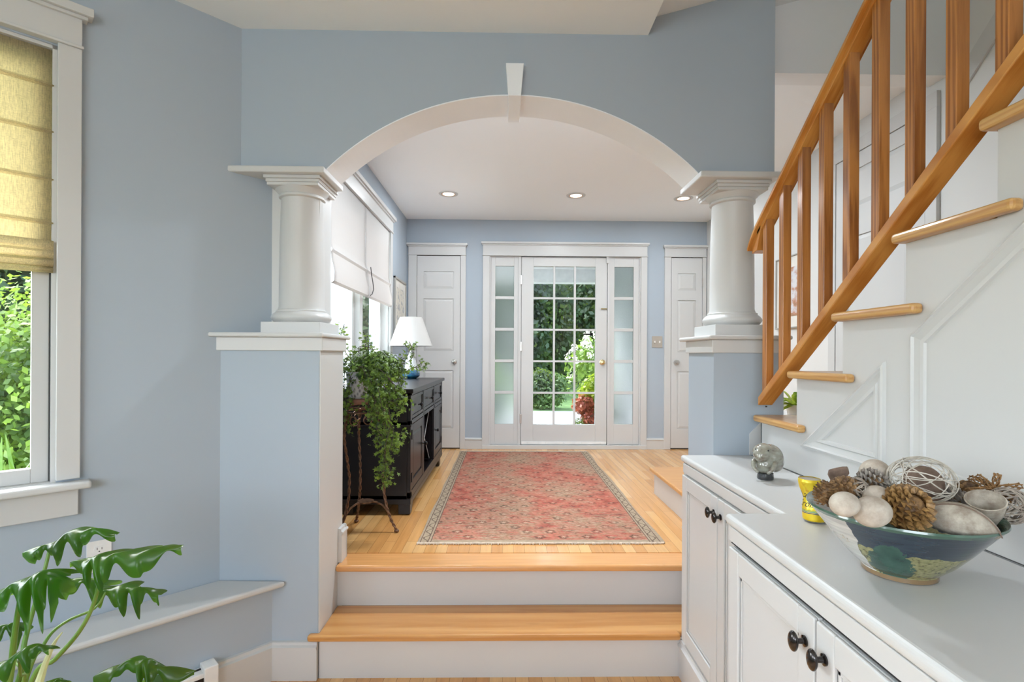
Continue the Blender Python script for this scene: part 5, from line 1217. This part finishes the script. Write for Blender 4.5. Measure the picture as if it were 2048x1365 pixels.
# ------------------------------------------------------------------ outside
structure(G().box(-30, 30, 5.66, 40, 0.10, 0.20).build('ground', 'grass'), 'shaded lawn beyond the driveway', 'ground')
structure(G().box(-30, -1.25, -6, 5.66, 0.10, 0.20).build('ground', 'grass'), 'garden ground beyond the left windows', 'ground')
structure(G().box(-1.4, 30, 7.3, 11.0, 0.2, 0.215).build('driveway', 'asphalt'), 'grey asphalt driveway outside the front door', 'driveway')
structure(G().box(-1.4, 2.8, 5.68, 7.3, 0.2, 0.36).build('porch_floor', 'porch_slate'), 'pale porch slab outside the front door', 'porch')
structure(G().box(-3.6, -1.25, 3.0, 10.5, 0.2, 0.22).build('bounce_strip', 'bounce_pale'), 'pale ground strip added outside the foyer window to bounce light in', 'bounce_strip')  # added pale reflector, throws sunlight up through the window to the ceiling
structure(G().box(-1.6, 3.0, 5.70, 7.4, 2.62, 2.75).box(-1.6, 3.0, 7.25, 7.45, 2.44, 2.75).build('porch_roof', 'vinyl_white'), 'white porch ceiling and beam outside the front door', 'porch')
g = G(); g.box(1.52, 1.62, 5.68, 7.35, 0.2, 2.62); structure(g.build('wall_porch', 'clapboard'), 'white porch side wall beyond the right sidelight', 'wall')
g = G(); g.box(-5.2, -2.50, 8.6, 8.8, 0.2, 3.4).box(-2.36, -1.95, 8.9, 9.1, 0.2, 3.4)
structure(g.build('wall_garage', 'clapboard'), 'white clapboard outbuilding wall seen through the foyer window', 'wall')
def leaf_cloud(g, c, r, n, s, flat=0.0, hollow=0.55):
    for i in range(n):
        d = Vector((random.gauss(0, 1), random.gauss(0, 1), random.gauss(0, 1))).normalized(); k = random.uniform(hollow, 1.0)
        k *= 1 + 0.22 * noise.noise(d * 2.3 + Vector(c))
        p = Vector((c[0] + d.x * r[0] * k, c[1] + d.y * r[1] * k, c[2] + d.z * r[2] * k))
        nn = (d + Vector((random.gauss(0, 0.6), random.gauss(0, 0.6), random.gauss(0.3, 0.6)))).normalized(); u = nn.orthogonal().normalized(); a = random.uniform(0, 6.28)
        x = (u * math.cos(a) + nn.cross(u) * math.sin(a)); y = nn.cross(x); ss = s * random.uniform(0.6, 1.3)
        g.add([tuple(p - x * ss * 0.5), tuple(p + y * ss * 0.32), tuple(p + x * ss * 0.6), tuple(p - y * ss * 0.32)], [(0, 1, 2, 3)])
def tree(name, label, cat, c, r, n, s, mat, trunk=None, group=None):
    t = thing(name, label, cat, (c[0], c[1], 0.2), group); g = G(); leaf_cloud(g, c, r, n, s)
    for k in range(5):
        d = Vector((random.uniform(-1, 1), random.uniform(-1, 0.2), random.uniform(-0.8, 1))); leaf_cloud(g, (c[0] + d.x * r[0] * 0.6, c[1] + d.y * r[1] * 0.6, c[2] + d.z * r[2] * 0.6), tuple(x * 0.5 for x in r), n // 6, s)
    g.build('foliage', mat, t)
    tr = trunk or 0.022 * r[0] + 0.01
    G().tube([(c[0], c[1], 0.2), (c[0] + 0.05 * r[0], c[1], c[2] - r[2] * 0.3), (c[0] - 0.05 * r[0], c[1], c[2] + r[2] * 0.4)], [tr, tr * 0.8, tr * 0.3], 8).build('trunk', 'bark', t, smooth=True)
tg = 'trees beyond the driveway'
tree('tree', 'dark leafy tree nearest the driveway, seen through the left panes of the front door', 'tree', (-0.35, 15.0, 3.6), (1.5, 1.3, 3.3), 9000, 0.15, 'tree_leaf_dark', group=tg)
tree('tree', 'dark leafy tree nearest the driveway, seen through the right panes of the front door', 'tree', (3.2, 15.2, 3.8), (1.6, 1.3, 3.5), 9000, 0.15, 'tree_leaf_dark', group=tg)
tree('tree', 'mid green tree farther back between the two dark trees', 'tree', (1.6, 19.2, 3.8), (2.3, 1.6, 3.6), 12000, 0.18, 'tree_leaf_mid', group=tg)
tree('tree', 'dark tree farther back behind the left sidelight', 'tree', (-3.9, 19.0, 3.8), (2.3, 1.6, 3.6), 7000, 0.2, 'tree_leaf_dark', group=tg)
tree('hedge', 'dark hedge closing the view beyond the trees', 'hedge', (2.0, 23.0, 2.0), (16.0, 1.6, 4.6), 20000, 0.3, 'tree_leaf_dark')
tree('shrub', 'rounded green shrub across the driveway in the left panes', 'shrub', (0.85, 11.6, 0.62), (0.55, 0.5, 0.5), 2200, 0.07, 'tree_leaf_mid')
tree('shrub', 'lime green shrub behind the left sidelight', 'shrub', (-0.45, 8.6, 0.75), (0.5, 0.5, 0.65), 2200, 0.09, 'shrub_lime')
hy = thing('hydrangea', 'white flowering hydrangea outside the right panes', 'shrub', (1.45, 8.3, 0.215))
g = G(); leaf_cloud(g, (1.50, 8.3, 1.15), (0.52, 0.45, 0.62), 1800, 0.085); g.build('foliage', 'hydrangea_leaf', hy)
g = G()
for i in range(34):
    d = Vector((random.gauss(0, 1), random.gauss(-0.5, 0.7), random.gauss(0.4, 0.7))).normalized(); leaf_cloud(g, (1.50 + d.x * 0.52, 8.3 + d.y * 0.45, 1.25 + d.z * 0.55), (0.06, 0.06, 0.07), 40, 0.035)
g.build('blossoms', 'petal_white', hy, label='clusters of white blossom')
G().tube([(1.5, 8.3, 0.2), (1.48, 8.3, 1.1)], 0.02, 8).build('stem', 'bark', hy)
pl = thing('porch_planter', 'porch planter of lime vine and red coleus by the door', 'planter', (1.13, 6.85, 0.36))
G().lathe((1.2, 6.85, 0.36), [(0, 0), (0.14, 0), (0.2, 0.28), (0.21, 0.30), (0.18, 0.30), (0.0, 0.26)], 28).build('pot', 'terracotta', pl, smooth=True)
g = G(); leaf_cloud(g, (1.22, 6.9, 0.92), (0.24, 0.22, 0.22), 900, 0.06); leaf_cloud(g, (1.30, 6.85, 0.62), (0.18, 0.16, 0.24), 500, 0.06); g.build('lime_vine', 'potato_vine', pl, label='lime green trailing vine')
g = G(); leaf_cloud(g, (1.02, 6.75, 0.76), (0.15, 0.13, 0.14), 420, 0.06); leaf_cloud(g, (1.10, 6.7, 0.60), (0.13, 0.12, 0.16), 300, 0.05); g.build('coleus', 'coleus_red', pl, label='brick red coleus leaves')
g = G(); leaf_cloud(g, (0.98, 6.7, 0.50), (0.12, 0.1, 0.12), 260, 0.03); g.build('filler', 'hydrangea_leaf', pl)
tree('shrub', 'bright yellow-green shrub outside the near left window', 'shrub', (-3.75, 4.35, 1.02), (0.95, 0.8, 0.98), 9000, 0.055, 'shrub_lime')
tree('tree', 'dark tree above the yellow-green shrub outside the left window', 'tree', (-6.6, 6.9, 2.5), (2.3, 1.8, 2.5), 14000, 0.13, 'tree_leaf_dark')
tree('tree', 'tall garden tree beyond the foyer window', 'tree', (-3.2, 11.5, 2.8), (1.6, 1.2, 3.0), 5000, 0.15, 'tree_leaf_mid')
ir = thing('iris_clump', 'clump of upright blade leaves under the near left window', 'plant', (-2.75, 2.95, 0.2)); g = G()
for i in range(46):
    a = random.uniform(0, 6.28); e = random.uniform(1.0, 1.45); blade_leaf(g, (-2.8 + random.uniform(-0.3, 0.3), 2.98 + random.uniform(-0.25, 0.25), 0.2), (math.cos(a) * math.cos(e), math.sin(a) * math.cos(e), math.sin(e)), random.uniform(0.55, 0.85), 0.016, droop=0.12)
g.build('foliage', 'stalk_green', ir)
